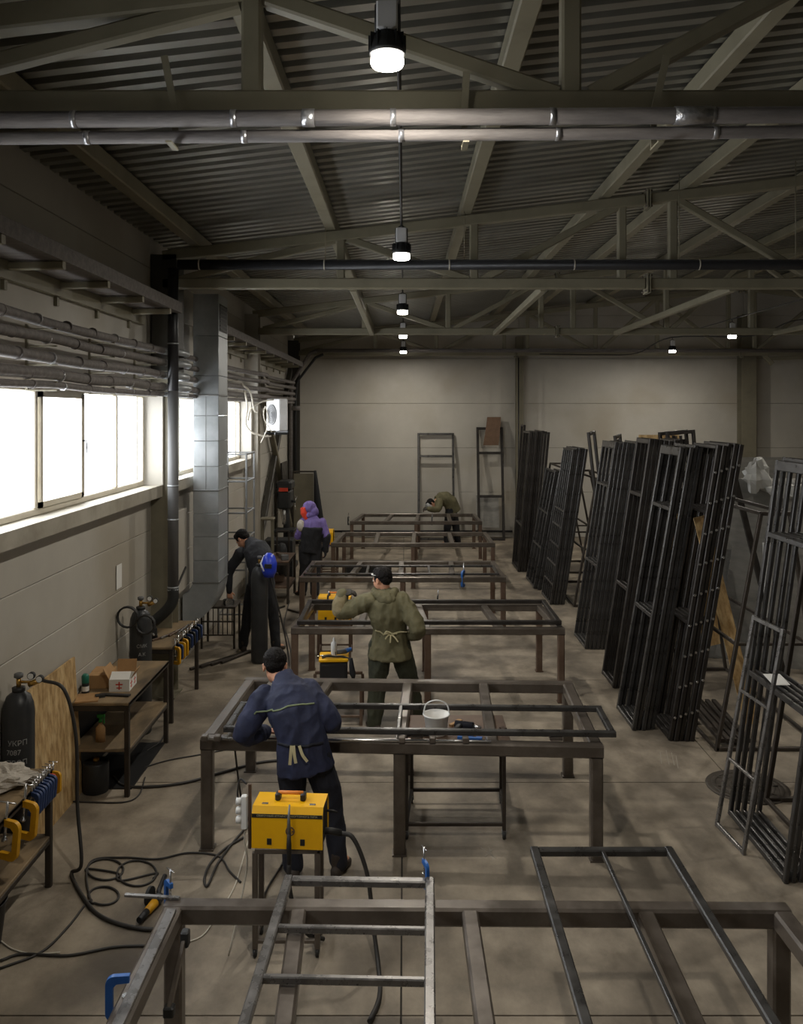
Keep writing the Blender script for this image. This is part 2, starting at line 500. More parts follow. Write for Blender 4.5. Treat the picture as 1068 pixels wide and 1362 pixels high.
# roof trusses
def truss(y, ti, label):
    t = thing('roof_truss', label, 'truss', (0, y, 0), group='olive roof trusses')
    zb_ = 5.07
    top = lambda x: roof_z(x) - 0.235
    mat = MT['truss']
    def chord(name, a, b, w, h): MB().beam(a, b, w, h, ch=0.012).build(name, mat, t)
    segs = [(-2.95, 2.93), (3.01, 8.96), (9.04, 14.9)]
    for a, b in segs:
        chord('bottom_chord', (a, 0, zb_), (b, 0, zb_), 0.12, 0.13)
        chord('top_chord', (a, 0, top(a)), (b, 0, top(b)), 0.12, 0.13)
    for x in (-0.78, 0.85, 2.66, 3.28, 5.1, 6.75, 8.65, 9.35, 11.2, 12.9):
        chord('vertical', (x, 0, zb_ + 0.06), (x, 0, top(x) - 0.06), 0.1, 0.1)
    for a, b in ((-2.75, -0.85), (0.95, 2.6), (5.2, 6.68), (9.35, 11.1), (11.3, 12.8)):
        chord('diagonal', (a, 0.0, zb_ + 0.05), (b, 0.0, top(b) - 0.05), 0.09, 0.09)
    for a, b in ((-0.7, 0.78), (3.34, 5.02), (6.82, 8.6), (12.95, 14.7)):
        chord('diagonal', (a, 0.0, top(a) - 0.05), (b, 0.0, zb_ + 0.05), 0.09, 0.09)
    for x in (2.97, 9.0):
        for z in (zb_, top(x)):
            m = MB()
            m.box((x - 0.015, 0, z), (0.014, 0.2, 0.24)); m.box((x + 0.015, 0, z), (0.014, 0.2, 0.24))
            m.build('splice_plate', mat, t)
            for dy in (-0.075, 0.075):
                for dz in (-0.095, 0.095):
                    MB().cyl((x - 0.045, dy, z + dz), (x + 0.045, dy, z + dz), 0.012, n=6).build('bolt', MT['steel'], t)
    return t
lab = ['nearest olive roof truss with grey pipes hung in front of it', 'olive roof truss behind the black horizontal pipe',
       'third olive roof truss from the camera', 'farthest olive roof truss just before the back wall']
for i, y in enumerate(TRUSS_Y): truss(y, i, lab[i])
# two wind braces between truss bottom chords seen from below
for k, (a, b) in enumerate((((-0.63, 10.57, 5.03), (-0.63, 16.63, 5.03)), ((1.72, 10.57, 5.03), (1.76, 16.63, 5.03)), ((4.05, 10.57, 5.03), (4.1, 16.63, 5.03)), ((7.2, 10.57, 5.03), (7.2, 16.63, 5.03)))):
    o = MB().beam(a, b, 0.09, 0.09).build('wind_brace', MT['truss'])
    tag(o, ['olive brace under the roof, leftmost behind the black pipe', 'olive roof brace rising toward the middle splice',
            'long olive roof brace right of the middle splice', 'olive roof brace at the far right above the lamps'][k], 'roof brace')

# columns
def hcolumn(name, x, y, h, mat, label, w=0.3, d=0.3):
    t = sempty(name, label, (x, y, 0))
    MB().b2((-w / 2, -d / 2, 0), (w / 2, -d / 2 + 0.02, h)).build('flange', mat, t)
    MB().b2((-w / 2, d / 2 - 0.02, 0), (w / 2, d / 2, h)).build('flange', mat, t)
    MB().b2((-0.01, -d / 2 + 0.02, 0), (0.01, d / 2 - 0.02, h)).build('web', mat, t)
    MB().b2((-w / 2 - .04, -d / 2 - .04, 0), (w / 2 + .04, d / 2 + .04, 0.02)).build('base_plate', mat, t)
    return t
hcolumn('trim_20', -2.97, 10.62, 5.4, MT['column'], 'olive steel column beside the grey round pipe', 0.26)
hcolumn('trim_21', -2.97, 16.75, 5.4, MT['panel'], 'pale column at the end of the window band', 0.26)
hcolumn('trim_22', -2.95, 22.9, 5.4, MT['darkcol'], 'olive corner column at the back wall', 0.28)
hcolumn('trim_23', -2.97, 4.2, 5.4, MT['column'], 'olive column nearest the camera', 0.26)
hcolumn('trim_24', 3.2, 23.87, 5.6, MT['column'], 'olive column in the middle of the back wall', 0.2, 0.24)
hcolumn('trim_25', 9.5, 23.8, 6.2, MT['column'], 'olive column at the right of the back wall', 0.4, 0.36)
# dark plates added round the column head, standing in for its shade
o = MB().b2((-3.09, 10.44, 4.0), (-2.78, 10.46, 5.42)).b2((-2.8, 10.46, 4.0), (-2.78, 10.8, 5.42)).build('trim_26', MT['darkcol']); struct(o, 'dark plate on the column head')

# window sill ledge
for k, (a, b) in enumerate(((1.2, 4.3), (4.4, 10.45), (11.0, 16.5))):
    o = MB().b2((XL - 0.12, a, WZ0 + 0.0), (-2.95, b, WZ0 + 0.03)).b2((-3.1, a, WZ0 - 0.11), (-2.95, b, WZ0)).build('trim_%d' % (30 + k), MT['sill'])
    struct(o, 'window sill ledge')
# piers between windows, boxed out into the room
for k, (a, b) in enumerate(((4.0, 4.4), (10.42, 11.0), (16.45, 16.62))):
    o = MB().b2((XL - 0.1, a, WZ0 + 0.03), (-2.94, b, WZ1)).build('trim_%d' % (34 + k), MT['panel']); struct(o, 'boxed pier between windows')

# windows with frames, mullions and panes
def window(n, y0, y1, bars):
    t = sempty('window_%d' % n, 'bright white window with pale frame', (XL - 0.09, 0, 0))
    z0, z1 = WZ0 + 0.03, WZ1
    w = 0.06
    fr = MT['wframe']
    MB().rbox((0, (y0 + y1) / 2, z0 + w / 2), (w, y1 - y0, w), 0.008).build('bottom_rail', fr, t)
    MB().rbox((0, (y0 + y1) / 2, z1 - w / 2), (w, y1 - y0, w), 0.008).build('top_rail', fr, t)
    ed = [y0] + bars + [y1]
    for i, y in enumerate(ed):
        ww = 0.09 if i not in (0, len(ed) - 1) and i % 3 == 1 else 0.055
        MB().rbox((0.006, min(max(y, y0 + ww / 2), y1 - ww / 2), (z0 + z1) / 2), (w, ww, z1 - z0 - 2 * w), 0.008).build('mullion', fr, t)
    for i in range(len(ed) - 1):
        MB().b2((-0.006, ed[i] + 0.03, z0 + w), (0.0, ed[i + 1] - 0.03, z1 - w)).build('pane', MT['glass'], t)
        if n == 2 and i == 3:
            sa = MB()
            a, b = ed[i] + 0.05, ed[i + 1] - 0.03
            for q in ((a, a + 0.05), (b - 0.05, b)): sa.b2((0.0, q[0], z0 + w), (0.05, q[1], z1 - w))
            sa.b2((0.0, a, z0 + w), (0.05, b, z0 + w + 0.05)); sa.b2((0, a, z1 - w - 0.05), (0.05, b, z1 - w))
            s_ = sa.build('sash', fr, t)
            hd = MB().tube([(0.05, b - 0.02, 3.22), (0.085, b - 0.02, 3.22), (0.09, b - 0.015, 3.1)], 0.008).build('handle', MT['pipeblack'], s_)
    return t
window(1, 1.2, 4.0, [2.1, 3.0])
window(2, 4.42, 10.4, [5.3, 6.2, 7.35, 8.42, 9.42])
window(3, 11.0, 16.45, [12.0, 13.1, 14.2, 15.3])
# daylight is sampled through the real window openings
for k, (a, b) in enumerate(WINS):
    ld = bpy.data.lights.new('window_daylight', 'AREA'); ld.shape = 'RECTANGLE'
    ld.size = b - a; ld.size_y = WZ1 - WZ0
    ld.cycles.is_portal = True
    lo_ = bpy.data.objects.new('window_daylight', ld); COL.objects.link(lo_)
    lo_.location = (XL - 0.2, (a + b) / 2, (WZ0 + WZ1) / 2)
    lo_.rotation_euler = (PI / 2, 0, -PI / 2)
    # area light faces local -Z: turn it to +X
    lo_.rotation_euler = Vector((1, 0, 0)).to_track_quat('-Z', 'Y').to_euler()
    ld.size, ld.size_y = b - a, WZ1 - WZ0
# ================================================================== services: lamps, pipes, duct, ledge
# ---- high bay lamps
def lamp(x, y, label, group):
    t = thing('high_bay_lamp', label, 'lamp', (x, y, 5.0), group=group)
    # local z: 0 = bottom of glass
    MB().lathe([(0.075, 0.0), (0.082, 0.012), (0.078, 0.07), (0.06, 0.1)], n=20).build('glass', MT['lampglass'], t)
    MB().lathe([(0.088, 0.055), (0.092, 0.075), (0.075, 0.135), (0.05, 0.155), (0.05, 0.165)], n=20).build('housing', MT['machine'], t)
    m = MB()
    for k in range(12):
        a = 2 * PI * k / 12
        r = Matrix.Rotation(a, 3, 'Z')
        m.box(r @ Vector((0.078, 0, 0.115)), (0.03, 0.004, 0.075), r)
    m.build('cooling_fins', MT['machine'], t)
    MB().rbox((0, -0.03, 0.235), (0.105, 0.06, 0.14), 0.008).build('driver_box', MT['whitepaint'], t)
    MB().tube([(-0.055, 0, 0.15), (-0.055, 0, 0.3), (0, 0, 0.335), (0.055, 0, 0.3), (0.055, 0, 0.15)], 0.008).build('bracket', MT['machine'], t)
    MB().cyl((0, 0, 0.33), (0, 0, 0.375), 0.008, n=8).build('hook', MT['machine'], t)
    ld = bpy.data.lights.new('lamp_light', 'AREA'); ld.shape = 'DISK'; ld.size = 0.14; ld.energy = LAMP_W; ld.color = (1.0, 0.94, 0.84)
    lo_ = bpy.data.objects.new('lamp_light', ld); COL.objects.link(lo_); lo_.parent = t; lo_.location = (0, 0, -0.012)
    return t
MT['lampglass'] = emis('lamp_glass_lit', (255, 248, 236), 30.0)
LY = (3.72, 8.43, 13.15, 17.4, 21.9)
nm = ['big lit lamp hanging nearest the camera', 'second lit lamp from the camera in the middle row', 'third lit lamp from the camera in the middle row',
      'fourth lit lamp from the camera in the middle row', 'farthest and smallest lit lamp of the middle row']
for i, y in enumerate(LY):
    tl = lamp(-0.03 - 0.045 * (i == 0), y, nm[i], 'lamps of the middle row')
    if i == 0: tl.scale = (.88, .88, .88); tl.location.z = 5.0
lamp(6.65, 17.4, 'lit lamp at the far right, the higher of two', 'lamps of the right row')
lamp(6.75, 21.6, 'lit lamp at the far right, the lower of two', 'lamps of the right row')
lamp(6.7, 12.6, 'lit lamp of the right row beyond the picture edge', 'lamps of the right row')  # this and the next lamp: unseen, added to continue the row and light that side
lamp(6.7, 7.6, 'lit lamp of the right row nearest the camera', 'lamps of the right row')
o = MB().tube([(-0.03, 1.0, 5.385), (-0.03, YB - 0.3, 5.385)], 0.012).build('lamp_cable', MT['cable']); tag(o, 'thin dark cable carrying the middle row of lamps', 'cable')
o = MB().tube(catmull([(3.5, 22.2, 5.0), (5.0, 22.2, 4.98), (6.0, 22.1, 5.02), (6.75, 21.66, 5.385), (8.3, 20.5, 5.32), (9.0, 19.5, 5.6), (10.4, 19.5, 5.35)], 6), 0.014).build('lamp_cable', MT['cable'])
tag(o, 'black cable looped along the trusses to the right lamps', 'cable')
o = MB().tube([(6.65, 1.0, 5.385), (6.65, 20.0, 5.385)], 0.012).build('lamp_cable', MT['cable']); tag(o, 'thin dark cable carrying the right row of lamps', 'cable')

# ---- insulated pipes in front of the nearest truss
def banded_pipe(name, a, b, r, mat, label, bands, step=0.78, off=0.0, bmat=None, group=None):
    a, b = Vector(a), Vector(b)
    t = thing(name, label, 'pipe', a, group=group)
    d = (b - a)
    MB().cyl((0, 0, 0), d, r, n=14).build('pipe', mat, t)
    if bands:
        L = d.length; u = d.normalized(); k = off
        while k < L - 0.05:
            MB().cyl(u * k, u * (k + bands), r + 0.003, n=14).build('clamp_band', bmat or MT['tape'], t)
            k += step
    return t
banded_pipe('insulated_pipe', (-3.0, 4.2, 4.925), (8.9, 4.2, 5.0), 0.040, MT['pipe'], 'upper grey insulated pipe across the top of the hall', 0.028, 0.78, 0.59)
banded_pipe('insulated_pipe', (-3.0, 4.262, 4.852), (8.9, 4.262, 4.951), 0.031, MT['pipe'], 'lower grey insulated pipe just under its thicker twin', 0.028, 0.78, 0.63)
for k, (x, lb) in enumerate(((-1.15, 'left'), (0.3, 'middle'), (1.25, 'right'))):
    s = -1 if k == 0 else 1
    m = MB().beam((x, 4.3, 4.82), (x, 4.3, 5.0), 0.03, 0.008, (0, 1, 0), 0.0).beam((x, 4.3, 5.0), (x + (0.06 if k == 2 else -0.05 if k == 0 else 0.01), 4.28, 5.28 if k != 1 else 5.2), 0.035, 0.008, (0, 1, 0), 0.0)
    m.box((x, 4.24, 4.818), (0.03, 0.14, 0.008))
    tag(m.build('pipe_hanger', MT['truss']), 'bent strap hanger holding the near pipes, %s one' % lb, 'bracket', 'strap hangers on the near pipes')
# tape repair on the near pipe
o = MB().cyl((1.32, 4.2, 4.952), (1.5, 4.2, 4.953), 0.045, n=14).build('foil_wrap', MT['tape']); tag(o, 'crinkled foil tape wrapped round the near pipe', 'tape')
o = MB().cyl((-0.50, 4.2, 4.941), (-0.44, 4.2, 4.941), 0.044, n=14).build('foil_wrap', MT['tape']); tag(o, 'narrow foil tape ring on the near pipe left of middle', 'tape')

# ---- black pipe in front of the second truss
banded_pipe('black_pipe', (-2.72, 10.3, 5.27), (14.0, 10.3, 5.27), 0.062, MT['pipeblack'], 'long black horizontal pipe under the second truss', 0.015, 1.5, 0.25, MT['wire'])
# rods that hang it
for k, x in enumerate((-0.95, 0.72, 3.3, 4.7)):
    o = MB().cyl((x, 10.3, 5.33), (x, 10.3, roof_z(x) - 0.02), 0.006, n=6).build('hanger_rod', MT['truss'])
    tag(o, 'thin rod holding the black pipe, %s from the left' % ('first', 'second', 'third', 'fourth')[k], 'rod', 'rods of the black pipe')
# ---- grey pipe along the back wall under the last truss
t = banded_pipe('back_wall_pipe', (-2.3, 22.6, 5.12), (14.5, 22.6, 5.12), 0.05, MT['pipe'], 'grey pipe across the hall before the back wall', 0)
t = thing('corner_pipes', 'pair of slanted grey pipes bending down in the back left corner', 'pipe', (-2.3, 22.6, 0))
for k, r in enumerate((0.05, 0.035)):
    MB().tube([(0.0 + .16 * k, 0, 5.12 - .1 * k), (-0.2 + .16 * k, 0, 5.04 - .1 * k), (-0.66 + .12 * k, 0.05, 4.3), (-0.7 + .12 * k, 0.05, 3.9), (-0.7 + .12 * k, 0.05, 0.05)], r, 10).build('pipe', MT['machine'] if k else MT['pipe'], t)
o = MB().tube([(3.14, 23.6, 5.0), (3.14, 23.6, 1.35), (3.2, 23.55, 1.25), (3.3, 23.55, 1.25)], 0.018).build('gas_pipe', MT['pipeblack']); tag(o, 'thin dark pipe with a valve on the back wall column', 'pipe')
o = MB().cyl((-2.5, 23.85, 0.18), (3.0, 23.85, 0.18), 0.03, n=10).build('heating_pipe', MT['pipeblack']); tag(o, 'dark heating pipe low along the back wall', 'pipe')
o = MB().beam((9.9, 23.3, 4.95), (14.5, 22.9, 5.1), 0.1, 0.1).beam((9.6, 23.4, 5.3), (10.0, 23.3, 4.8), 0.16, 0.12).build('pipe_bridge', MT['truss']); tag(o, 'olive beam with dark elbow beside the right column', 'beam')

# ---- insulated pipes along the left wall over the windows
zs_ = ((4.23, 0.042), (4.09, 0.042), (3.94, 0.046), (3.80, 0.046), (3.715, 0.03))
ords = ('top', 'second', 'third', 'fourth', 'lowest')
for k, (z, r) in enumerate(zs_):
    x = -2.88 + 0.02 * (k % 2)
    t = thing('wall_pipe', '%s of five grey insulated pipes over the windows' % ords[k], 'pipe', (x, 0, z), group='insulated pipes over the windows')
    pts = [(0, -2.6, 0.02)]
    y = -2.0
    while y < 10.0:
        pts.append((random.uniform(-.008, .008), y, random.uniform(-.012, .012))); y += 0.9
    pts.append((0, 10.2, 0))
    MB().tube(catmull(pts, 3), r, 12).build('pipe', MT['pipe'], t)
    MB().tube(catmull([(0, 10.2, 0), (0.0, 10.3, 0), (0.15, 10.42, -.01), (0.15, 10.75, -.01), (0.0, 10.95, 0), (0, 11.1, 0)], 4), r * 0.95, 12).build('foil_section', MT['galv'], t)
    MB().tube(catmull([(0, 11.1, 0), (0, 13.0, -.01), (0, 15.5, 0.0), (0.12, 16.4, 0), (0.15, 17.0, 0), (0.02, 18.2, 0), (0.0, 22.3, 0.03)], 5), r * 0.95, 12).build('pipe', MT['pipe'], t)
    for q in range(9):
        yb_ = 4.9 + q * 0.6 + 0.13 * k
        if yb_ < 10.1: MB().cyl((0, yb_, 0), (0, yb_ + 0.02, 0), r + 0.006, n=12).build('clamp_band', MT['tape'] if q % 3 == 0 else MT['pipe'], t)
# stub brackets that carry them
for k, y in enumerate((5.6, 7.0, 8.4, 9.8, 12.6, 14.6)):
    m = MB().b2((-3.1, y, 3.68), (-3.08, y + 0.025, 4.22))
    for z, r in zs_: m.b2((-3.09, y, z - r - 0.014), (-2.84, y + 0.02, z - r - 0.003))
    tag(m.build('pipe_bracket', MT['truss']), 'steel bracket under the window pipes, %s from the camera' % ('first', 'second', 'third', 'fourth', 'fifth', 'sixth')[k], 'bracket', 'brackets of the window pipes')

# ---- cantilever ledge over the pipes (cable way)
def ledge(y0, y1, label):
    t = thing('cable_ledge', label, 'ledge', (0, y0, 0))
    L = y1 - y0
    m = MB().b2((-2.68, 0, 4.66), (-2.61, L, 4.78)); m.build('outer_rail', MT['pipe'], t)
    m = MB().b2((-3.1, 0, 4.52), (-3.04, L, 4.66)); m.build('wall_rail', MT['truss'], t)
    MB().b2((-3.06, 0, 4.665), (-2.66, L, 4.675)).build('tray', MT['pipe'], t)
    n = int(L / 1.0)
    for k in range(n):
        y = 0.6 + k * 1.0
        MB().beam((-3.08, y, 4.62), (-2.62, y, 4.63), 0.06, 0.06).build('cross_arm', MT['truss'], t)
        MB().b2((-3.1, y - 0.025, 4.44), (-3.07, y + 0.025, 4.62)).build('bracket', MT['truss'], t)
ledge(-2.0, 10.06, 'long grey ledge high on the left wall above the pipes')
ledge(12.6, 22.0, 'far grey ledge high on the left wall behind the duct')

# ---- round vertical pipe with elbow
t = thing('round_vent_pipe', 'thick grey round pipe running down beside the window pier', 'pipe', (-2.74, 10.15, 0))
MB().tube([(0, 0, 5.2), (0, 0, 3.75)], 0.063, 18).build('upper_pipe', MT['pipeblack'], t)
MB().tube([(0, 0, 3.75), (0, 0, 1.36)], 0.063, 18).build('pipe', MT['greyplast'], t)
MB().tube(catmull([(0, 0, 1.42), (0, -.01, 1.28), (-0.06, -.02, 1.17), (-0.22, -.02, 1.02)], 6), 0.066, 16).build('elbow', MT['machine'], t)
for z in (4.3, 2.62, 2.22, 1.42, 1.39): MB().cyl((0, 0, z), (0, 0, z + 0.016), 0.067, n=18).build('pipe_clamp', MT['galv'], t)

# ---- galvanised rectangular duct
t = thing('ventilation_duct', 'tall square galvanised duct standing by the left wall', 'duct', (-2.735, 12.1, 0))
levels = [5.13, 4.55, 4.0, 3.73, 3.45, 3.1, 2.75, 2.42, 2.1, 1.78, 1.45, 1.15]
for a, b in zip(levels[:-1], levels[1:]):
    MB().rbox((0, 0, (a + b) / 2), (0.35, 0.6, a - b - 0.004), 0.005).build('duct_section', MT['galv'], t)
for z in (3.73, 2.42, 1.15):
    MB().rbox((0, 0, z), (0.375, 0.625, 0.022), 0.004).build('flange', MT['galvseam'], t)
MB().b2((-0.004, -0.303, 2.43), (0.004, -0.29, 3.72)).build('fold', MT['galvseam'], t)
for z in (3.1, 2.75, 3.45): MB().b2((-0.17, -0.302, z - 0.003), (0.17, -0.29, z + 0.003)).build('fold', MT['galvseam'], t)
m = MB()
pr = []
for k in range(9):
    a = PI / 2 * k / 8
    pr.append((0.175 - 0.62 * (1 - math.cos(a)), 1.15 - 0.62 * math.sin(a)))
poly = [(-0.175, 1.15)] + [(-0.24, 1.02), (-0.32, 0.98)] + [(-0.32, 0.55)] + [q for q in reversed(pr) if q[0] > -0.31]
mt = Matrix(((1, 0, 0, 0), (0, 0, 1, 0), (0, 1, 0, 0), (0, 0, 0, 1)))
m.prism(poly, -0.3, 0.3, mt); m.build('elbow', MT['galv'], t)
m = MB().b2((0.172, -0.25, 4.62), (0.18, 0.25, 5.0)); gr = m.build('vent_grille', MT['machine'], t)
for k in range(7): MB().box((0.183, 0, 4.65 + k * 0.053), (0.02, 0.48, 0.006), Matrix.Rotation(0.5, 3, 'Y')).build('louvre', MT['galvseam'], gr)
# ================================================================== welding tables (welded square tube)
TH = 0.9
def rails_between(t, name, pts, w, h, mat):
    for a, b in pts: MB().beam(a, b, w, h).build(name, mat, t)
def weld_table(label, nl, nr, fr, fl_, crosses, legs_n=3, w=0.1, mat=None, matl=None, hide_near=False):
    # corner points (x, y) near-left, near-right, far-right, far-left
    mat = mat or MT['steel']; matl = matl or MT['steelb']
    c = Vector(((nl[0] + nr[0]) / 2, (nl[1] + nr[1]) / 2, 0))
    t = thing('welding_table', label, 'table', c, group='long welding tables')
    P = [Vector((p[0], p[1], 0)) - c for p in (nl, nr, fr, fl_)]
    zt = TH - w / 2
    up = Vector((0, 0, zt))
    def ins(a, b, k): return a.lerp(b, k)
    names = ('near_rail', 'right_rail', 'far_rail', 'left_rail')
    cen = (P[0] + P[1] + P[2] + P[3]) / 4
    Q = [p + (cen - p).normalized() * (w * 0.7) for p in P]
    for k in range(4):
        a, b = P[k], P[(k + 1) % 4]
        inw = (cen - (a + b) / 2); d = (b - a).normalized(); inw = (inw - d * inw.dot(d)).normalized() * (w / 2)
        sh = d * (w if k % 2 else 0)
        MB().beam(a + inw + up + sh, b + inw + up - sh, w, w).build(names[k], mat, t)
    for f0, f1, ww in crosses:
        a = P[0].lerp(P[1], f0); b = P[3].lerp(P[2], f1); d = (b - a).normalized() * (w)
        MB().beam(a + d + up, b - d + up, ww, w * 0.9).build('cross_member', mat, t)
    for i in range(legs_n):
        f = i / (legs_n - 1)
        for A, B in ((P[0], P[1]), (P[3], P[2])):
            p = A.lerp(B, f); p = p + (cen - p).normalized() * 0.0
            inw = Vector((cen.x - p.x, cen.y - p.y, 0))
            px = p.x + math.copysign(w / 2, cen.x - p.x) if i != (legs_n - 1) / 2 else p.x
            py = p.y + math.copysign(w / 2, cen.y - p.y)
            MB().beam((px, py, 0.012), (px, py, TH - w + 0.001), w * 0.95, w * 0.95, (0, 1, 0)).build('leg', matl, t)
            MB().box((px, py, 0.006), (w * 1.15, w * 1.15, 0.012)).build('foot_plate', matl, t)
    return t
T0 = weld_table('nearest welding table, cut off by the bottom of the picture', (-1.28, 2.95), (2.05, 2.95), (2.02, 4.56), (-1.27, 4.6),
                ((0.24, 0.215, 0.085), (0.49, 0.49, 0.085), (0.755, 0.77, 0.085)), 2, matl=MT['steel'])
T1 = weld_table('welding table the man in navy leans on', (-1.63, 6.83), (1.55, 6.66), (1.62, 8.30), (-1.55, 8.42),
                ((0.07, 0.09, 0.09), (0.22, 0.26, 0.09), (0.5, 0.5, 0.09), (0.73, 0.73, 0.09)), matl=MT['steel'])
T2 = weld_table('welding table right behind the man in olive canvas', (-1.37, 10.33), (1.93, 10.3), (1.86, 11.62), (-1.30, 11.68),
                ((0.25, 0.25, 0.09), (0.5, 0.47, 0.09), (0.77, 0.75, 0.09)), w=0.085)
T3 = weld_table('third welding table, with a blue clamp hanging near its right end', (-1.66, 13.5), (1.60, 13.5), (1.58, 15.0), (-1.62, 15.0),
                ((0.24, 0.27, 0.09), (0.49, 0.49, 0.09), (0.74, 0.76, 0.09)), w=0.085)
T4 = weld_table('fourth welding table, second from the back wall', (-1.46, 17.0), (1.80, 17.0), (1.78, 18.6), (-1.35, 18.6),
                ((0.27, 0.25, 0.09), (0.5, 0.5, 0.09), (0.74, 0.74, 0.09)), w=0.085)
T5 = weld_table('farthest welding table, where the masked man bends over', (-1.30, 20.4), (1.85, 20.4), (1.82, 22.0), (-1.1, 22.0),
                ((0.26, 0.27, 0.09), (0.5, 0.5, 0.09), (0.76, 0.76, 0.09)), w=0.085)

# ================================================================== welded door frames
MESH = {}
def bar_mesh(L, w, h, mat, key=None):
    k = (round(L, 3), w, h, mat.name)
    if k not in MESH:
        MESH[k] = MB().beam((0, 0, 0), (0, 0, L), w, h, (0, 1, 0), min(w, h) * 0.17).mesh('bar', mat)
    return MESH[k]
def put_bar(name, a, b, w, h, mat, parent, up=None):
    a, b = Vector(a), Vector(b)
    o = link(name, bar_mesh((b - a).length, w, h, mat), parent, a)
    o.rotation_mode = 'QUATERNION'
    d = (b - a).normalized()
    o.rotation_quaternion = d.to_track_quat('Z', 'Y') if abs(d.z) < 0.999 else Quaternion()
    return o
def door_frame(label, W, H, rails, mat, loc, rot, group=None, w=0.045, d=0.03, mull=(), rw=None, name='door_frame', cat='steel frame', top=None):
    # local: x = 0..W width, z = 0..H height, y thickness
    t = thing(name, label, cat, loc, group=group, rot=rot)
    rw = rw or w
    put_bar('stile', (w / 2, 0, 0), (w / 2, 0, H), w, d, mat, t)
    put_bar('stile', (W - w / 2, 0, 0), (W - w / 2, 0, H), w, d, mat, t)
    put_bar('bottom_rail', (w, 0, w / 2), (W - w, 0, w / 2), d, w, mat, t)
    tw = top or w
    put_bar('top_rail', (w, 0, H - tw / 2), (W - w, 0, H - tw / 2), d, tw, mat, t)
    for z in rails: put_bar('mid_rail', (w, 0, z), (W - w, 0, z), d * 0.9, rw, mat, t)
    for x, z0, z1 in mull: put_bar('mullion', (x, 0, z0), (x, 0, z1), rw * 0.7, d * 0.8, mat, t)
    return t
ORD = ['first', 'second', 'third', 'fourth', 'fifth', 'sixth', 'seventh', 'eighth', 'ninth', 'tenth', 'eleventh']
def lean_stack(n, where, x0, y0, W, H, lean, rails, mat, step, group, w=0.045, d=0.03, mull=(), jit=0.0, rz=0.0, brk=False, top=None, dy=0.0, solid=True):
    # frames standing in the yz plane (width along +y from y0), tops leaning to +x by 'lean' metres
    ang = math.asin(lean / H)
    if solid: d = step * 0.9
    out = []
    for k in range(n):
        x = x0 + k * step / math.cos(ang)
        a = ang + 0.0007 * k
        lb = 'dark steel frame, %s from the aisle %s' % (ORD[k], where)
        # local x -> world y, local z -> up leaning +x
        Rm = Matrix(((0, -1, 0), (1, 0, 0), (0, 0, 1)))       # x->y, y->-x
        Rl = Matrix.Rotation(a, 3, 'Y')
        R = (Matrix.Rotation(rz, 3, 'Z') @ Rl @ Rm)
        hh = H * (1 + random.uniform(-jit, jit) * 0.006)
        t = door_frame(lb, W, hh, rails, mat, (x, y0 + dy * k + random.uniform(-jit, jit) * 0.02, 0.0), R.to_euler(), group, w, d, mull, top=top)
        t.location.z = math.sin(a) * d / 2 + 0.001
        if brk:
            for q in range(9):
                MB().lathe([(0.014, 0), (0.014, 0.012)], n=8, rot=Matrix.Rotation(-PI / 2, 3, 'Y')).build('weld_stud', MT['chrome'], t, (w / 2, 0, 0.25 + q * 0.33 + 0.02 * k)).location.x = 0.001
        out.append(t)
    return out
F_, FB, FD = MT['frame'], MT['frameb'], MT['framed']
gR = 'door frames leaning on the right racks'
lean_stack(7, 'in the tight dark bundle by the back wall column', 2.50, 18.75, 1.05, 3.08, 0.27, (1.0,), FD, 0.062, gR, 0.05, 0.045, jit=1)
lean_stack(1, 'by itself beside the dark bundle', 2.62, 20.1, 0.5, 3.2, 0.2, (1.0,), FD, 0.06, gR)
lean_stack(4, 'in the barred stack after the dark bundle', 2.58, 16.9, 1.1, 2.35, 0.42, (0.8, 1.5), F_, 0.07, gR, 0.04, 0.03, mull=((0.37, 0.04, 2.3), (0.74, 0.04, 2.3)), jit=2, dy=-0.06)
lean_stack(5, 'in the small-grid stack left of the bright tall frames', 2.66, 15.55, 0.95, 2.86, 0.42, (0.35, 0.7, 1.05, 1.4, 1.7), F_, 0.055, gR, 0.035, 0.028,
           mull=((0.2, 0.04, 2.82), (0.39, 0.04, 2.82), (0.58, 0.04, 2.82), (0.77, 0.04, 2.82)), jit=1)
lean_stack(7, 'in the open stack level with the third welding table', 2.68, 12.62, 0.82, 3.07, 0.45, (1.22, 2.42), F_, 0.055, gR, 0.04, 0.03, jit=1, top=0.1)
lean_stack(8, 'in the dark stack just left of the brightest stack', 2.66, 10.85, 0.62, 3.18, 0.47, (1.25, 2.46), FD, 0.06, gR, 0.05, 0.04, jit=1, top=0.07)
lean_stack(5, 'in the bright edged stack with two cross rails', 2.52, 9.42, 0.72, 3.16, 0.53, (1.26, 2.46), F_, 0.052, gR, 0.045, 0.032, jit=1, top=0.1)
lean_stack(5, 'in the studded stack behind the bright edged one', 2.83, 9.10, 0.75, 3.19, 0.52, (1.26, 2.46), FD, 0.055, gR, 0.045, 0.035, jit=1, brk=True)
lean_stack(5, 'in the big stack cut by the right picture edge', 2.83, 6.35, 1.12, 3.12, 0.42, (1.25, 2.46), F_, 0.06, gR, 0.045, 0.035, jit=1, top=0.09, solid=False)
# single low frame in front of the big stack
Rm = Matrix(((0, -1, 0), (1, 0, 0), (0, 0, 1)))
R = Matrix.Rotation(math.radians(5), 3, 'Z') @ Matrix.Rotation(math.asin(0.33 / 1.8), 3, 'Y') @ Rm
door_frame('low bright steel frame leaning in front of the big right stack', 0.5, 1.8, (0.58, 1.16), FB, (2.68, 6.76, 0.004), R.to_euler(), gR, 0.035, 0.03, rw=0.022)
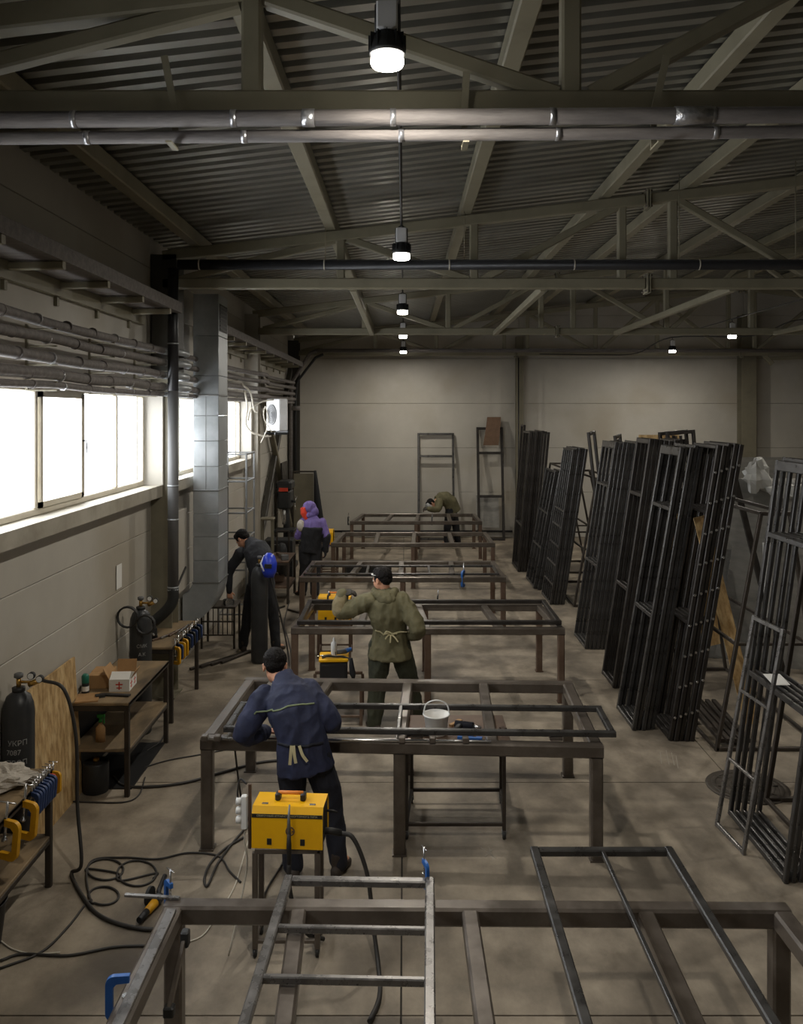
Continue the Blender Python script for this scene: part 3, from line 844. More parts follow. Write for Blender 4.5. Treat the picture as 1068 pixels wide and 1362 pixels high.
# more frames behind, seen between the stacks (leaning the other way)
for k, (x, y, W, H, ln, lb) in enumerate(((3.55, 14.95, 0.5, 3.15, -0.35, 'tall narrow frame tilted left behind the small-grid stack'),
                                          (3.95, 14.7, 0.5, 3.1, -0.35, 'second tall narrow frame tilted left behind the small-grid stack'),
                                          (4.62, 14.75, 0.6, 3.15, -0.25, 'broad dark frame seen above the open stack'),
                                          (4.72, 14.67, 0.6, 3.15, -0.25, 'rearmost dark frame seen above the open stack'))):
    R = Matrix.Rotation(math.asin(ln / H), 3, 'Y') @ Matrix.Rotation(math.radians(-25), 3, 'Z') @ Rm if k < 2 else Matrix.Rotation(math.asin(ln / H), 3, 'Y') @ Matrix.Rotation(math.radians(-70), 3, 'Z') @ Rm
    door_frame(lb, W, H, (0.9, 1.8), FD, (x, y, 0.01), R.to_euler(), gR, 0.06, 0.05, mull=((W / 2, .05, H - .08), (W / 3, .05, H - .08)) if k > 0 else ())
# frames leaning on the back wall
door_frame('light steel frame leaning on the back wall behind the bending man', 1.02, 2.95, (2.3,), F_, (0.36, 23.45, 0), (math.radians(-9), 0, 0), 'frames on the back wall', 0.06, 0.05)
door_frame('narrow dark frame leaning on the back wall, brown card on top', 0.74, 3.12, (1.2, 2.4), FD, (2.0, 23.35, 0), (math.radians(-10), 0, 0), 'frames on the back wall', 0.07, 0.06)
o = MB().box((0, 0, 0), (0.62, 0.012, 0.9)).build('leaning_sheet', MT['sheet'], None, (2.3, 23.72, 0.75)); o.rotation_euler = (math.radians(-14), 0, 0)
tag(o, 'grey steel sheet leaning behind the narrow dark frame', 'metal sheet')
m = MB(); vs = []; 
for i in range(7):
    for j in range(3):
        x = (j - 1) * 0.19; s = i / 6
        vs.append((x + 0.13 * s + 0.05 * (j == 2) * (1 - s), -0.08 - 0.06 * math.sin(s * PI) + 0.015 * j + 0.16 * s, -0.42 + 0.78 * s))
fs = [(i * 3 + j, i * 3 + j + 1, i * 3 + j + 4, i * 3 + j + 3) for i in range(6) for j in range(2)]
vb = [(x, y + 0.012, z) for x, y, z in vs]
m.add(vs, fs); m.add(vb, [tuple(reversed(f)) for f in fs])
bo = [0, 1, 2, 5, 8, 11, 14, 17, 20, 19, 18, 15, 12, 9, 6, 3]
m.add(vs + vb, [(bo[i], bo[(i + 1) % 16], 21 + bo[(i + 1) % 16], 21 + bo[i]) for i in range(16)])
tag(m.build('brown_card', MT['cardd'], None, (2.36, 23.73, 3.0)), 'bent brown cardboard draped over the narrow frame', 'cardboard')

# frames lying on the tables: local x = width, z = length -> lay flat
def flat_frame(label, corner, length_dir, width_dir, W, H, rails, mat, z, w, d, mull=(), rw=None):
    l = Vector(length_dir).normalized(); x = Vector(width_dir).normalized(); y = l.cross(x)
    R = Matrix((x, y, l)).transposed()
    return door_frame(label, W, H, rails, mat, (corner[0], corner[1], z), R.to_euler(), 'frames being welded on the tables', w, d, mull, rw)
flat_frame('bright steel frame with two rungs lying on the nearest table', (-0.665, 4.74, TH + 0.022), (-0.025, -1, 0), (1, -0.03, 0), 0.83, 2.2, (0.46, 0.84), FB, TH + 0.022, 0.05, 0.04, rw=0.03)
flat_frame('long frame with a centre bar overhanging the nearest table', (0.74, 5.05, TH + 0.022), (-0.01, -1, 0), (1, 0, 0), 0.84, 2.3, (), F_, TH + 0.022, 0.05, 0.04, ((0.42, 0.05, 2.25),), 0.03)
flat_frame('long frame lying on the table of the man in navy', (-1.45, 6.86, TH + 0.055), (1, -0.035, 0), (0.035, 1, 0), 0.62, 3.12, (0.72, 1.4), F_, TH + 0.055, 0.05, 0.045, rw=0.03)
flat_frame('frame lying on the table behind the man in olive', (-1.3, 10.36, TH + 0.05), (1, 0.0, 0), (0, 1, 0), 1.2, 3.2, (), FD, TH + 0.05, 0.06, 0.05)
flat_frame('thin frame lying on the third welding table', (-1.6, 13.56, TH + 0.03), (1, 0, 0), (0, 1, 0), 0.75, 3.1, (1.0, 2.0), F_, TH + 0.03, 0.04, 0.035)
# blocks that carry the frame on the navy man's table
for k, (x, y, lb) in enumerate(((-0.9, 6.9, 'left'), (0.1, 6.86, 'middle'), (1.2, 6.8, 'right'))):
    o = MB().rbox((0, 0, 0.015), (0.1, 0.06, 0.03), 0.004).build('packing_block', MT['steel'], None, (x, y - 0.0, TH))
    tag(o, 'small steel packing block under the long frame, %s one' % lb, 'block', 'packing blocks')
for k, (x, y, lb) in enumerate(((-0.9, 7.42, 'left'), (0.1, 7.38, 'middle'), (1.2, 7.34, 'right'))):
    pass
# clamping bar along the near rail of that table, with toggle blocks
t = thing('clamping_bar', 'long thin clamping bar with blocks on the near table edge', 'clamp bar', (-0.3, 6.79, TH))
MB().cyl((-1.2, 0.0, 0.012), (0.98, -0.06, 0.012), 0.012, n=8).build('rod', MT['chrome'], t)
for x in (-1.28, -1.18, 0.28, 0.52, 0.78): MB().rbox((x, -0.03 - 0.02 * x, 0.022), (0.05, 0.06, 0.044), 0.005).build('toggle_block', MT['steel'], t)
# ================================================================== racks on the right
def a_rack(label, y0, y1, x0, x1, xt0, xt1, H, extra=()):
    t = thing('a_frame_rack', label, 'rack', ((x0 + x1) / 2, (y0 + y1) / 2, 0), group='A-frame racks behind the leaning frames')
    cx, cy = (x0 + x1) / 2, (y0 + y1) / 2
    r = MT['rack']
    def B(n, a, b, w=0.04): MB().beam(Vector(a) - Vector((cx, cy, 0)), Vector(b) - Vector((cx, cy, 0)), w, w).build(n, r, t)
    for y in (y0, y1):
        B('post', (x0, y, 0), (xt0, y, H)); B('post', (x1, y, 0), (xt1, y, H))
        B('top_bar', (xt0, y, H), (xt1, y, H)); B('foot_bar', (x0, y, 0.022), (x1, y, 0.022))
        k = 0.45
        B('cross_bar', (x0 + (xt0 - x0) * k, y, H * k), (x1 + (xt1 - x1) * k, y, H * k), 0.03)
    for q in (0.0, 0.45, 1.0):
        for a, b in ((x0, xt0), (x1, xt1)):
            B('long_bar', (a + (b - a) * q, y0, max(H * q, 0.022)), (a + (b - a) * q, y1, max(H * q, 0.022)), 0.035)
    return t
a_rack('tall A-frame rack behind the studded stack', 8.85, 11.6, 3.22, 4.35, 3.68, 3.98, 2.45)
a_rack('A-frame rack behind the open stack', 12.5, 14.4, 3.25, 4.4, 3.72, 3.95, 2.3)
a_rack('A-frame rack behind the small-grid stack', 15.4, 17.6, 3.05, 4.3, 3.45, 3.8, 2.3)
a_rack('A-frame rack behind the dark bundle near the back wall', 18.6, 20.0, 3.1, 4.2, 3.4, 3.75, 2.3)
a_rack('A-frame rack behind the big stack at the right picture edge', 6.2, 7.7, 3.25, 4.4, 3.62, 3.9, 2.3)

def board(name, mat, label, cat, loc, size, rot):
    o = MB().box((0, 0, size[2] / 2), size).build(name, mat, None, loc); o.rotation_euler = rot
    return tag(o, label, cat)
D = math.radians
board('osb_strip', MT['osb'], 'narrow OSB strip leaning behind the studded stack', 'board', (3.9, 9.62, 0), (0.16, 0.02, 2.4), (D(0), D(-14), D(0)))
board('osb_strip', MT['osb'], 'short OSB offcut behind the rack post', 'board', (3.62, 10.1, 0.75), (0.22, 0.02, 0.95), (D(0), D(-8), D(12)))
board('osb_strip', MT['osb'], 'thin OSB strip behind the big right stack', 'board', (4.35, 7.9, 0), (0.1, 0.02, 1.6), (D(0), D(-12), D(0)))
board('osb_board', MT['osb'], 'upright OSB board seen between two frame stacks', 'board', (4.72, 15.74, 0), (0.75, 0.02, 3.08), (D(-3), 0, 0))
board('steel_sheet', MT['sheet'], 'large grey steel sheet leaning on the rack, right of the studs', 'metal sheet', (4.88, 11.95, 0), (1.55, 0.012, 2.55), (D(-6), D(3), D(-18)))
board('steel_sheet', MT['sheet'], 'darker steel plate lying low against the same rack', 'metal sheet', (4.95, 11.78, 0.0), (1.3, 0.012, 1.55), (D(-8), D(9), D(-18)))
board('steel_sheet', MT['sheet'], 'small tapered steel sheet peeping over the rack', 'metal sheet', (4.2, 12.2, 0), (0.62, 0.012, 3.0), (D(-6), D(4), D(-6)))
board('black_post', MT['framed'], 'black bar slanting across the steel sheets', 'bar', (5.1, 11.55, 0), (0.07, 0.05, 2.95), (0, D(-14), 0))
board('steel_sheet', MT['sheet'], 'pale sheet standing near the right column', 'metal sheet', (7.1, 17.0, 0), (1.0, 0.012, 2.6), (D(-3), 0, 0))
o = MB().cyl((0, 0, 0), (-0.04, 0, 1.75), 0.055, n=14).build('paper_roll', MT['clear'], None, (4.88, 11.45, 0.0)); tag(o, 'white roll tucked beside the slanting black bar', 'roll')
o = MB().cyl((0, 0, 0), (-0.03, 0, 0.36), 0.065, n=14).build('paper_roll', MT['paper'], None, (4.05, 7.55, 1.62)); tag(o, 'white roll behind the big right stack', 'roll')
# crumpled film
def crumple(name, mat, label, cat, c, r, seed, n=14, amp=0.4, flat=1.0):
    m = MB().ell((0, 0, 0), r, None, n, n // 2 + 2)
    vs = []
    for p in m.v:
        v = Vector(p); k = 1 + amp * noise.noise(v * (2.2 / max(r)) + Vector((seed, 0, 0))) + amp * 0.5 * noise.noise(v * (6 / max(r)) + Vector((0, seed, 0)))
        v = v * k
        if v.z < -r[2] * flat: v.z = -r[2] * flat
        vs.append(tuple(v))
    m.v = vs; m.sm = [False] * len(m.sm)
    o = m.build(name, mat, None, c)
    return tag(recenter(o), label, cat)
crumple('plastic_film', MT['clear'], 'crumpled clear film hanging over the steel sheet', 'plastic film', (4.95, 12.05, 2.6), (0.2, 0.1, 0.24), 3, amp=0.6)
crumple('plastic_film', MT['clear'], 'second wad of film on the sheet edge', 'plastic film', (5.3, 11.9, 2.42), (0.2, 0.1, 0.12), 8, amp=0.7)
# plinth planks and scrap under the racks
for k in range(5):
    o = MB().beam((3.32 + 0.07 * k, 8.95, 0.065 + 0.0 * k), (3.36 + 0.08 * k, 10.2, 0.065), 0.05, 0.04).build('scrap_bar', MT['rack'])
    tag(o, 'steel offcut bar lying under the rack, %s from the aisle' % ORD[k], 'bar', 'offcut bars under the rack')

# storage shelves far right with bars and bundles
def shelf(label, x, y, w, d, h, lv, group='storage shelves at the far right'):
    t = thing('storage_shelf', label, 'shelf', (x, y, 0), group=group)
    for sx in (-w / 2, w / 2):
        for sy in (-d / 2, d / 2):
            MB().beam((sx, sy, 0), (sx, sy, h), 0.05, 0.05).build('post', MT['rack'], t)
    for z in lv:
        for sy in (-d / 2, d / 2): MB().beam((-w / 2, sy, z), (w / 2, sy, z), 0.04, 0.06).build('beam', MT['rack'], t)
        MB().b2((-w / 2, -d / 2, z + 0.03), (w / 2, d / 2, z + 0.045)).build('deck', MT['sheet'], t)
    return t
shelf('dark storage shelf loaded with bars behind the stacks', 6.65, 15.2, 2.4, 0.8, 2.3, (0.3, 1.0, 1.7, 2.25))
shelf('storage shelf at the right picture edge', 6.6, 12.6, 1.9, 0.7, 2.1, (0.3, 0.95, 1.55, 2.05))
shelf('low shelf seen between the frame stacks', 4.9, 16.78, 0.9, 1.4, 2.0, (0.3, 0.8, 1.3, 1.95))
for s_, (sx, sy, sz, w, lb) in enumerate(((6.65, 15.2, 1.745, 2.2, 'upper deck of the far shelf'), (6.65, 15.2, 1.045, 2.2, 'middle deck of the far shelf'),
                                       (6.6, 12.6, 1.595, 1.7, 'upper deck of the right shelf'), (6.6, 12.6, 0.995, 1.7, 'middle deck of the right shelf'))):
    for k in range(4):
        yy_ = sy - 0.24 + 0.15 * k
        o = MB().beam((sx - w / 2, yy_, sz + 0.026), (sx + w / 2 - 0.1 * k, yy_ + 0.03, sz + 0.026), 0.06, 0.05).build('stock_bar', MT['framed'] if k % 2 else MT['steelb'])
        tag(o, 'steel stock bar on the %s, %s from the front' % (lb, ORD[k]), 'bar', 'stock bars on shelves')
# trestle seen over the shelf
t = thing('steel_trestle', 'black steel trestle on top of the right shelf', 'trestle', (6.9, 12.6, 2.12))
for sx in (-0.45, 0.45):
    MB().beam((sx, 0, 0.0), (sx, 0, 0.5), 0.05, 0.05).build('leg', MT['rack'], t); MB().beam((sx, 0, 0.2), (sx * 0.4, 0, 0.48), 0.03, 0.03).build('brace', MT['rack'], t)
MB().beam((-0.5, 0, 0.52), (0.5, 0, 0.52), 0.05, 0.05).build('top_bar', MT['rack'], t)

# white paper lying on the big stack
o = MB().box((0, 0, 0), (0.14, 0.2, 0.003), Matrix.Rotation(0.15, 3, 'X')).build('paper_sheet', MT['paper'], None, (3.06, 7.05, 1.30)); tag(o, 'white paper sheet lying on the cross rail of the big stack', 'paper')

# manhole cover
t = thing('manhole_cover', 'round cast iron manhole cover in the floor on the right', 'manhole', (3.2, 8.0, 0))
MB().lathe([(0.37, 0.0), (0.37, 0.008), (0.335, 0.009)], n=40).build('rim', MT['castiron'], t)
for k, r in enumerate((0.30, 0.22, 0.14, 0.06)):
    MB().lathe([(r + 0.02, 0.0085), (r + 0.018, 0.015), (r - 0.018, 0.015), (r - 0.02, 0.0085)], n=36, close=False).build('ring_rib', MT['castiron'], t)
for k in range(8):
    R = Matrix.Rotation(PI / 4 * k, 3, 'Z'); MB().box(R @ Vector((0.27, 0, 0.012)), (0.09, 0.025, 0.008), R).build('rib', MT['castiron'], t)

# ================================================================== clamps
def c_clamp(label, loc, R, s, mat, group=None, hang=False):
    # local: C opens to +x, spine along z at x=0, screw along z from the lower jaw
    t = thing('c_clamp', label, 'clamp', loc, group=group, rot=R.to_euler() if isinstance(R, Matrix) else R)
    h, w, b = 1.0 * s, 0.52 * s, 0.16 * s
    rr = 0.36 * w
    arc = lambda cx, cz, a0, a1: [(cx + rr * math.cos(a0 + (a1 - a0) * i / 5), cz + rr * math.sin(a0 + (a1 - a0) * i / 5)) for i in range(6)]
    poly = [(w, 0), (w, b)] + [(b * 1.5, b * 1.1), (b, b * 1.6), (b, h - b * 1.6), (b * 1.5, h - b * 1.1)] + [(w, h - b), (w, h)] + arc(rr, h - rr, PI / 2, PI) + arc(rr, rr, PI, 1.5 * PI)
    poly = list(reversed(poly))
    mt = Matrix(((1, 0, 0, 0), (0, 0, -1, 0), (0, 1, 0, 0), (0, 0, 0, 1)))
    MB().prism(poly, -b * 0.35, b * 0.35, mt).build('body', mat, t)
    cx = w - b * 0.6
    MB().cyl((cx, 0, -0.45 * h), (cx, 0, 0.5 * h), b * 0.22, n=8).build('screw', MT['chrome'], t)
    MB().cyl((cx, 0, 0.5 * h), (cx, 0, 0.55 * h), b * 0.45, n=10).build('pad', MT['chrome'], t)
    MB().cyl((cx - 0.22 * s, 0.03 * s, -0.42 * h), (cx + 0.22 * s, -0.03 * s, -0.42 * h), b * 0.14, n=6).build('tommy_bar', MT['chrome'], t)
    return t
I3 = Matrix.Identity(3)
RX = lambda a: Matrix.Rotation(a, 3, 'X'); RY = lambda a: Matrix.Rotation(a, 3, 'Y'); RZ = lambda a: Matrix.Rotation(a, 3, 'Z')
gC = 'blue clamps on the tables'
c_clamp('blue clamp on the left edge of the nearest table', (-1.325, 3.80, 0.80), RZ(0.1), 0.2, MT['blue'], gC)
c_clamp('blue clamp at the far left corner of the nearest table', (-1.30, 4.66, 0.97), RZ(-0.9) @ RX(PI), 0.16, MT['blue'], gC)
c_clamp('blue clamp on the corner of the bright frame', (0.13, 4.73, 1.0), RZ(1.9) @ RX(PI), 0.15, MT['blue'], gC)
c_clamp('blue clamp hanging at the near edge of the third table', (0.9, 13.5, 0.99), RZ(1.2) @ RX(PI), 0.26, MT['blue'], gC)
for k, x in enumerate((-1.05, 0.95)):
    c_clamp('small dark clamp on the farthest table, %s of two' % ('left', 'right')[k], (x - .3, 20.42, 1.0), RZ(1.4) @ RX(PI), 0.2, MT['machine'], 'dark clamps on the farthest table')
for k, x in enumerate((-1.15, 0.35)):
    c_clamp('small dark clamp on the table behind the man in olive, %s of two' % ('left', 'right')[k], (x + 0.1, 11.68, 1.0), RZ(1.4) @ RX(PI), 0.14, MT['machine'], 'dark clamps on the second table')
# flat bar sticking out under the corner clamp
o = MB().beam((-1.50, 4.60, TH + 0.008), (-1.2, 4.57, TH + 0.008), 0.022, 0.014).build('flat_bar', MT['frameb']); tag(o, 'short bright bar clamped across the table corner', 'bar')
# steel stop bar and pivot inside the near table's left end
o = MB().beam((-1.21, 3.55, TH + 0.012), (-1.21, 4.45, TH + 0.012), 0.05, 0.02).build('flat_bar', MT['frameb']); tag(o, 'flat bright bar lying along the left rail of the nearest table', 'bar')
t = thing('bar_clamp', 'dark bar clamp hanging from the left rail of the nearest table', 'clamp', (-1.12, 4.2, 0.66))
MB().beam((0, -.12, 0.0), (0.02, .12, 0.22), 0.02, 0.035).build('bar', MT['steel'], t); MB().rbox((0, -.12, -0.01), (0.05, 0.05, 0.05), 0.006).build('jaw', MT['machine'], t); MB().rbox((0.02, .1, 0.2), (0.04, 0.05, 0.08), 0.006).build('jaw', MT['machine'], t)

# ================================================================== left wall benches
def bench(label, x0, x1, y0, y1, h, shelf_z=None, topmat=None):
    cx, cy = (x0 + x1) / 2, (y0 + y1) / 2
    t = thing('workbench', label, 'workbench', (cx, cy, 0), group='workbenches along the left wall')
    hw, hd = (x1 - x0) / 2, (y1 - y0) / 2
    MB().rbox((0, 0, h - 0.015), (2 * hw, 2 * hd, 0.03), 0.006).build('top', topmat or MT['wood'], t)
    for sx in (-1, 1):
        MB().angle((sx * hw, -hd, h - 0.045), (sx * hw, hd, h - 0.045), 0.045, 0.006, side=-sx).build('edge_angle', MT['rack'], t)
        for sy in (-1, 1): MB().beam((sx * (hw - 0.025), sy * (hd - 0.025), 0), (sx * (hw - 0.025), sy * (hd - 0.025), h - 0.03), 0.045, 0.045).build('leg', MT['rack'], t)
    for sy in (-1, 1): MB().beam((-hw + .04, sy * (hd - 0.025), h - 0.055), (hw - .04, sy * (hd - 0.025), h - 0.055), 0.04, 0.05).build('apron', MT['rack'], t)
    if shelf_z:
        MB().rbox((0, 0, shelf_z), (2 * hw - 0.02, 2 * hd - 0.02, 0.025), 0.005).build('lower_shelf', topmat or MT['wood'], t)
        for sx in (-1, 1): MB().beam((sx * (hw - .025), -hd + .04, shelf_z - 0.03), (sx * (hw - .025), hd - .04, shelf_z - 0.03), 0.035, 0.04).build('shelf_bearer', MT['rack'], t)
    return t
bench('workbench with a rag and clamps at the left picture edge', -3.06, -2.6, 4.2, 6.35, 0.86, 0.37)
bench('workbench with cardboard boxes and a lower shelf', -3.06, -2.5, 7.78, 9.1, 0.86, 0.42)
bench('cluttered workbench with hanging clamps behind the gas cylinder', -3.06, -2.6, 9.62, 10.85, 0.86)
# clamps hung along bench edges
gB = 'clamps hung on the left benches'
for k, y in enumerate((5.55, 5.82)):
    c_clamp('large yellow clamp on the bench at the left edge, %s' % ('nearer one', 'farther one')[k], (-2.485, y, 0.84), RZ(PI - 0.25) @ RX(PI) @ RY(0.1), 0.26, MT['yellowd'], gB)
for k in range(8):
    c_clamp('navy clamp in the row on the left edge bench, %s from the near end' % ORD[k], (-2.53, 5.95 + 0.042 * k, 0.845), RZ(PI - 0.3 + 0.1 * random.uniform(-1, 1)) @ RX(PI) @ RY(0.1), 0.17, MT['blued'], gB)
c_clamp('small yellow clamp at the far end of the left edge bench', (-2.53, 6.31, 0.85), RZ(PI - 0.3) @ RX(PI), 0.16, MT['yellowd'], gB)
c_clamp('red clamp at the far end of the left edge bench', (-2.55, 6.27, 0.85), RZ(PI - 0.2) @ RX(PI), 0.13, MT['red'], gB)
for k in range(10):
    mt_ = (MT['yellowd'] if k in (0, 2, 3) else MT['blued'] if k % 2 else MT['machine'])
    cn = 'yellow' if k in (0, 2, 3) else 'navy' if k % 2 else 'black'
    c_clamp('%s clamp in the row on the cluttered bench, %s from the near end' % (cn, ORD[k]), (-2.525, 9.66 + 0.115 * k, 0.845), RZ(PI - 0.3 + 0.3 * random.uniform(-1, 1)) @ RX(PI), 0.2 if cn == 'yellow' else 0.17, mt_, gB)

# gas cylinders
def gas_cylinder(label, loc, r=0.115, h=1.4, reg=True, rz=0.0, lines=None):
    t = thing('gas_cylinder', label, 'gas cylinder', loc, rz, group='black gas cylinders')
    b = h - 0.16
    prof = [(r * 0.9, 0), (r, 0.03), (r, b - 0.16), (r * 0.93, b - 0.09), (r * 0.75, b - 0.03), (r * 0.42, b), (r * 0.36, b + 0.01)]
    MB().lathe(prof, n=28).build('body', MT['cyl'], t)
    MB().lathe([(r * 0.4, b), (r * 0.42, b + 0.035), (r * 0.3, b + 0.04)], n=16).build('collar', MT['machine'], t)
    MB().cyl((0, 0, b + 0.03), (0, 0, b + 0.11), 0.018, n=10).build('valve', MT['brass'], t)
    MB().lathe([(0.02, b + 0.105), (0.034, b + 0.112), (0.034, b + 0.14), (0.02, b + 0.146)], n=12).build('handwheel', MT['greyplast'], t)
    if reg:
        g_ = MB().cyl((0.02, 0, b + 0.075), (0.09, 0, b + 0.075), 0.011, n=8).cyl((0.08, 0, b + 0.055), (0.15, 0, b + 0.085), 0.022, n=12).build('regulator', MT['brass'], t)
        for q, (px, pz) in enumerate(((0.1, 0.125), (0.165, 0.1))):
            dsk = MB().cyl((px, -0.02, b + pz), (px, 0.012, b + pz), 0.028, n=16).build('gauge', MT['machine'], t)
            MB().cyl((px, -0.022, b + pz), (px, -0.0195, b + pz), 0.023, n=16).build('dial', MT['white'], dsk)
    return t
def text_mesh(name, body, size, mat, parent, loc, rot, extrude=0.0006, align='CENTER', bendr=None):
    cu = bpy.data.curves.new(name, 'FONT'); cu.body = body; cu.size = size; cu.extrude = extrude; cu.align_x = align; cu.align_y = 'CENTER'
    cu.resolution_u = 3
    tmp = bpy.data.objects.new(name, cu); COL.objects.link(tmp)
    dg = bpy.context.evaluated_depsgraph_get()
    me = bpy.data.meshes.new_from_object(tmp.evaluated_get(dg))
    bpy.data.objects.remove(tmp); bpy.data.curves.remove(cu)
    if bendr:      # wrap text (in local xy) round a vertical cylinder of radius bendr, facing -y
        for v in me.vertices:
            a = v.co.x / bendr; rr = bendr + v.co.z
            v.co = Vector((math.sin(a) * rr, -math.cos(a) * rr, v.co.y))
    me.materials.clear(); me.materials.append(mat)
    return link(name, me, parent, loc, rot)
G1 = gas_cylinder('black gas cylinder with chalk writing by the left picture edge', (-2.98, 6.62, 0), 0.117, 1.5)
for q, (tx, zz, dx) in enumerate((('УКРП', 0.98, 0.35), ('7087', 0.91, 0.1), ('ПРОП', 0.83, 0.3))):
    text_mesh('chalk_text', tx, 0.055, MT['chalk'], G1, (0, 0, zz), (0, 0, dx), bendr=0.1178)
G2 = gas_cylinder('black gas cylinder with gauges between the two benches', (-2.88, 9.36, 0), 0.118, 1.5)
for q, (tx, zz) in enumerate((('СМК', 0.97), ('А.К', 0.88))): text_mesh('chalk_text', tx, 0.05, MT['chalk'], G2, (0, 0, zz), (0, 0, 0.4), bendr=0.1188)
G3 = gas_cylinder('tall black gas cylinder in front of the bending man in black', (-2.03, 12.0, 0), 0.118, 1.5, rz=0.5)
# coiled hoses over the second cylinder
for k, (a, r, z) in enumerate(((0.0, 0.11, 1.3), (0.35, 0.1, 1.22))):
    pts = []
    for i in range(40):
        th = 2 * PI * i / 16 
        pts.append((-0.05 + 0.13 * k + math.cos(th) * r, -0.13 - 0.003 * i * 0.3, z + math.sin(th) * r))
    o = MB().tube(pts, 0.011, 6).build('hose_coil', MT['rubber'], None, (-2.92 + 0.06 * k, 9.34, 0)); tag(recenter(o), 'black hose coil hung on the second gas cylinder, %s' % ('left loop', 'right loop')[k], 'hose', 'hose coils on the second cylinder')

# boards and paper by the left wall
board('osb_board', MT['osb'], 'OSB board leaning on the left wall beside the bench', 'board', (-2.98, 7.36, 0.0), (0.02, 1.12, 1.24), (0, D(-3.5), 0))
board('plywood_board', MT['wood'], 'brown board edge standing behind the gas cylinder', 'board', (-3.075, 6.95, 0.0), (0.02, 0.34, 1.22), (0, 0, 0))
o = MB().box((0, 0, 0), (0.003, 0.17, 0.26)).build('wall_notice', MT['paper'], None, (-3.09, 9.28, 1.72)); tag(o, 'white paper notice taped on the left wall', 'notice')
t = thing('wall_radiator', 'pale wall box with dark streaks behind the round pipe', 'wall box', (-3.02, 11.4, 1.1))
MB().rbox((0, 0, 0.55), (0.1, 0.6, 1.1), 0.01).build('cover', MT['panel'], t); MB().beam((0.06, -0.25, 0.12), (0.06, 0.2, 0.3), 0.02, 0.03).build('strap', MT['rubber'], t)

# things on the box bench
def carton(label, loc, rz, size, mat, open_=False, white=False):
    t = thing('cardboard_box', label, 'box', loc, rz)
    w, d, h = size; th = 0.006
    if not open_:
        MB().rbox((0, 0, h / 2), (w, d, h), 0.004).build('carton', mat, t)
        MB().b2((-w / 2 - .001, -0.02, h - .0005), (w / 2 + .001, 0.02, h + 0.001)).build('tape', MT['card'], t)
        for z in (h * .35, h * .6): MB().b2((w / 2, -d * .3, z), (w / 2 + .001, d * .3, z + 0.015)).build('print', MT['cardd'], t)
    else:
        m = MB().b2((-w / 2, -d / 2, 0), (w / 2, d / 2, th))
        m.b2((-w / 2, -d / 2, th), (w / 2, -d / 2 + th, h)).b2((-w / 2, d / 2 - th, th), (w / 2, d / 2, h))
        m.b2((-w / 2, -d / 2 + th, th), (-w / 2 + th, d / 2 - th, h)).b2((w / 2 - th, -d / 2 + th, th), (w / 2, d / 2 - th, h))
        m.build('carton', mat, t)
        MB().box((0, -d / 2 + 0.045, h + 0.028), (w * .96, 0.1, 0.004), RX(0.55)).build('flap', MT['paper'], t)
        MB().box((0, d / 2 + 0.015, h + 0.06), (w * .96, 0.004, 0.12), RX(-0.2)).build('flap', MT['card'], t)
        MB().box((-w / 2 - 0.03, 0, h + 0.05), (0.004, d * .9, 0.12), RY(-0.5)).build('flap', MT['card'], t)
        MB().box((w / 2 + 0.02, 0.02, h + 0.03), (0.004, d * .7, 0.08), RY(0.5)).build('flap', MT['card'], t)
        # red plant-like print on the front and side
        for q, (fx, px, py) in enumerate((('f', 0, -d / 2 - .001), ('s', w / 2 + .001, -0.06), ('s', w / 2 + .001, 0.06))):
            m = MB()
            for (dx, dz, sw, sh) in ((0, 0, .012, .075), (-.018, .012, .03, .012), (.018, .012, .03, .012), (-.014, -.02, .022, .01), (.014, -.02, .022, .01)):
                if fx == 'f': m.box((dx, py, h * .5 + dz), (sw, 0.001, sh))
                else: m.box((px, py + dx, h * .5 + dz), (0.001, sw, sh))
            m.build('red_print', MT['red'], t)
    return t
carton('brown cardboard box at the back of the bench', (-2.93, 8.32, 0.86), 0.1, (0.2, 0.3, 0.13), MT['card'])
carton('open white box with red print on the bench', (-2.70, 8.22, 0.86), 0.05, (0.19, 0.26, 0.11), MT['paper'], True)
t = thing('spray_can', 'dark can with a green top beside the brown box', 'can', (-2.99, 8.03, 0.86))
MB().lathe([(0.032, 0), (0.033, 0.004), (0.033, 0.13), (0.026, 0.145)], n=16).build('can', MT['machine'], t); MB().lathe([(0.029, 0.1), (0.034, 0.105), (0.033, 0.17), (0.022, 0.185)], n=16).build('cap', MT['greend'], t)
MB().lathe([(0.0335, 0.03), (0.0336, 0.075)], n=16, close=False).build('label', MT['paper'], t)
o = MB().box((0, 0, 0.006), (0.2, 0.24, 0.012), RZ(0.25)).build('card_sheet', MT['card'], None, (-2.92, 7.9, 0.86)); tag(o, 'flat piece of brown card on the near end of the bench', 'cardboard')
o = MB().box((0, 0, 0.008), (0.26, 0.05, 0.016), RZ(-0.12)).box((-0.14, -.03, 0.012), (0.08, 0.06, 0.024), RZ(0.5)).build('flat_tool', MT['machine'], None, (-2.68, 7.97, 0.86)); tag(o, 'flat black tool lying in front of the white box', 'tool')
t = thing('spray_bottle', 'bottle with a green trigger top on the lower bench shelf', 'bottle', (-2.83, 7.98, 0.433))
MB().rings([((0, 0, 0), (.045, 0, 0), (0, .03, 0)), ((0, 0, .13), (.045, 0, 0), (0, .03, 0)), ((0, 0, .16), (.018, 0, 0), (0, .018, 0)), ((0, 0, .18), (.015, 0, 0), (0, .015, 0))], 16).build('bottle', MT['card'], t)
MB().cyl((0, 0, .18), (0, 0, .22), .016, n=10).beam((-.03, 0, .235), (.04, 0, .24), .02, .03).beam((.03, 0, .22), (.035, 0, .17), .012, .012).build('trigger', MT['green'], t)
t = thing('oil_can', 'dark drum under the box bench', 'drum', (-2.85, 7.92, 0.0))
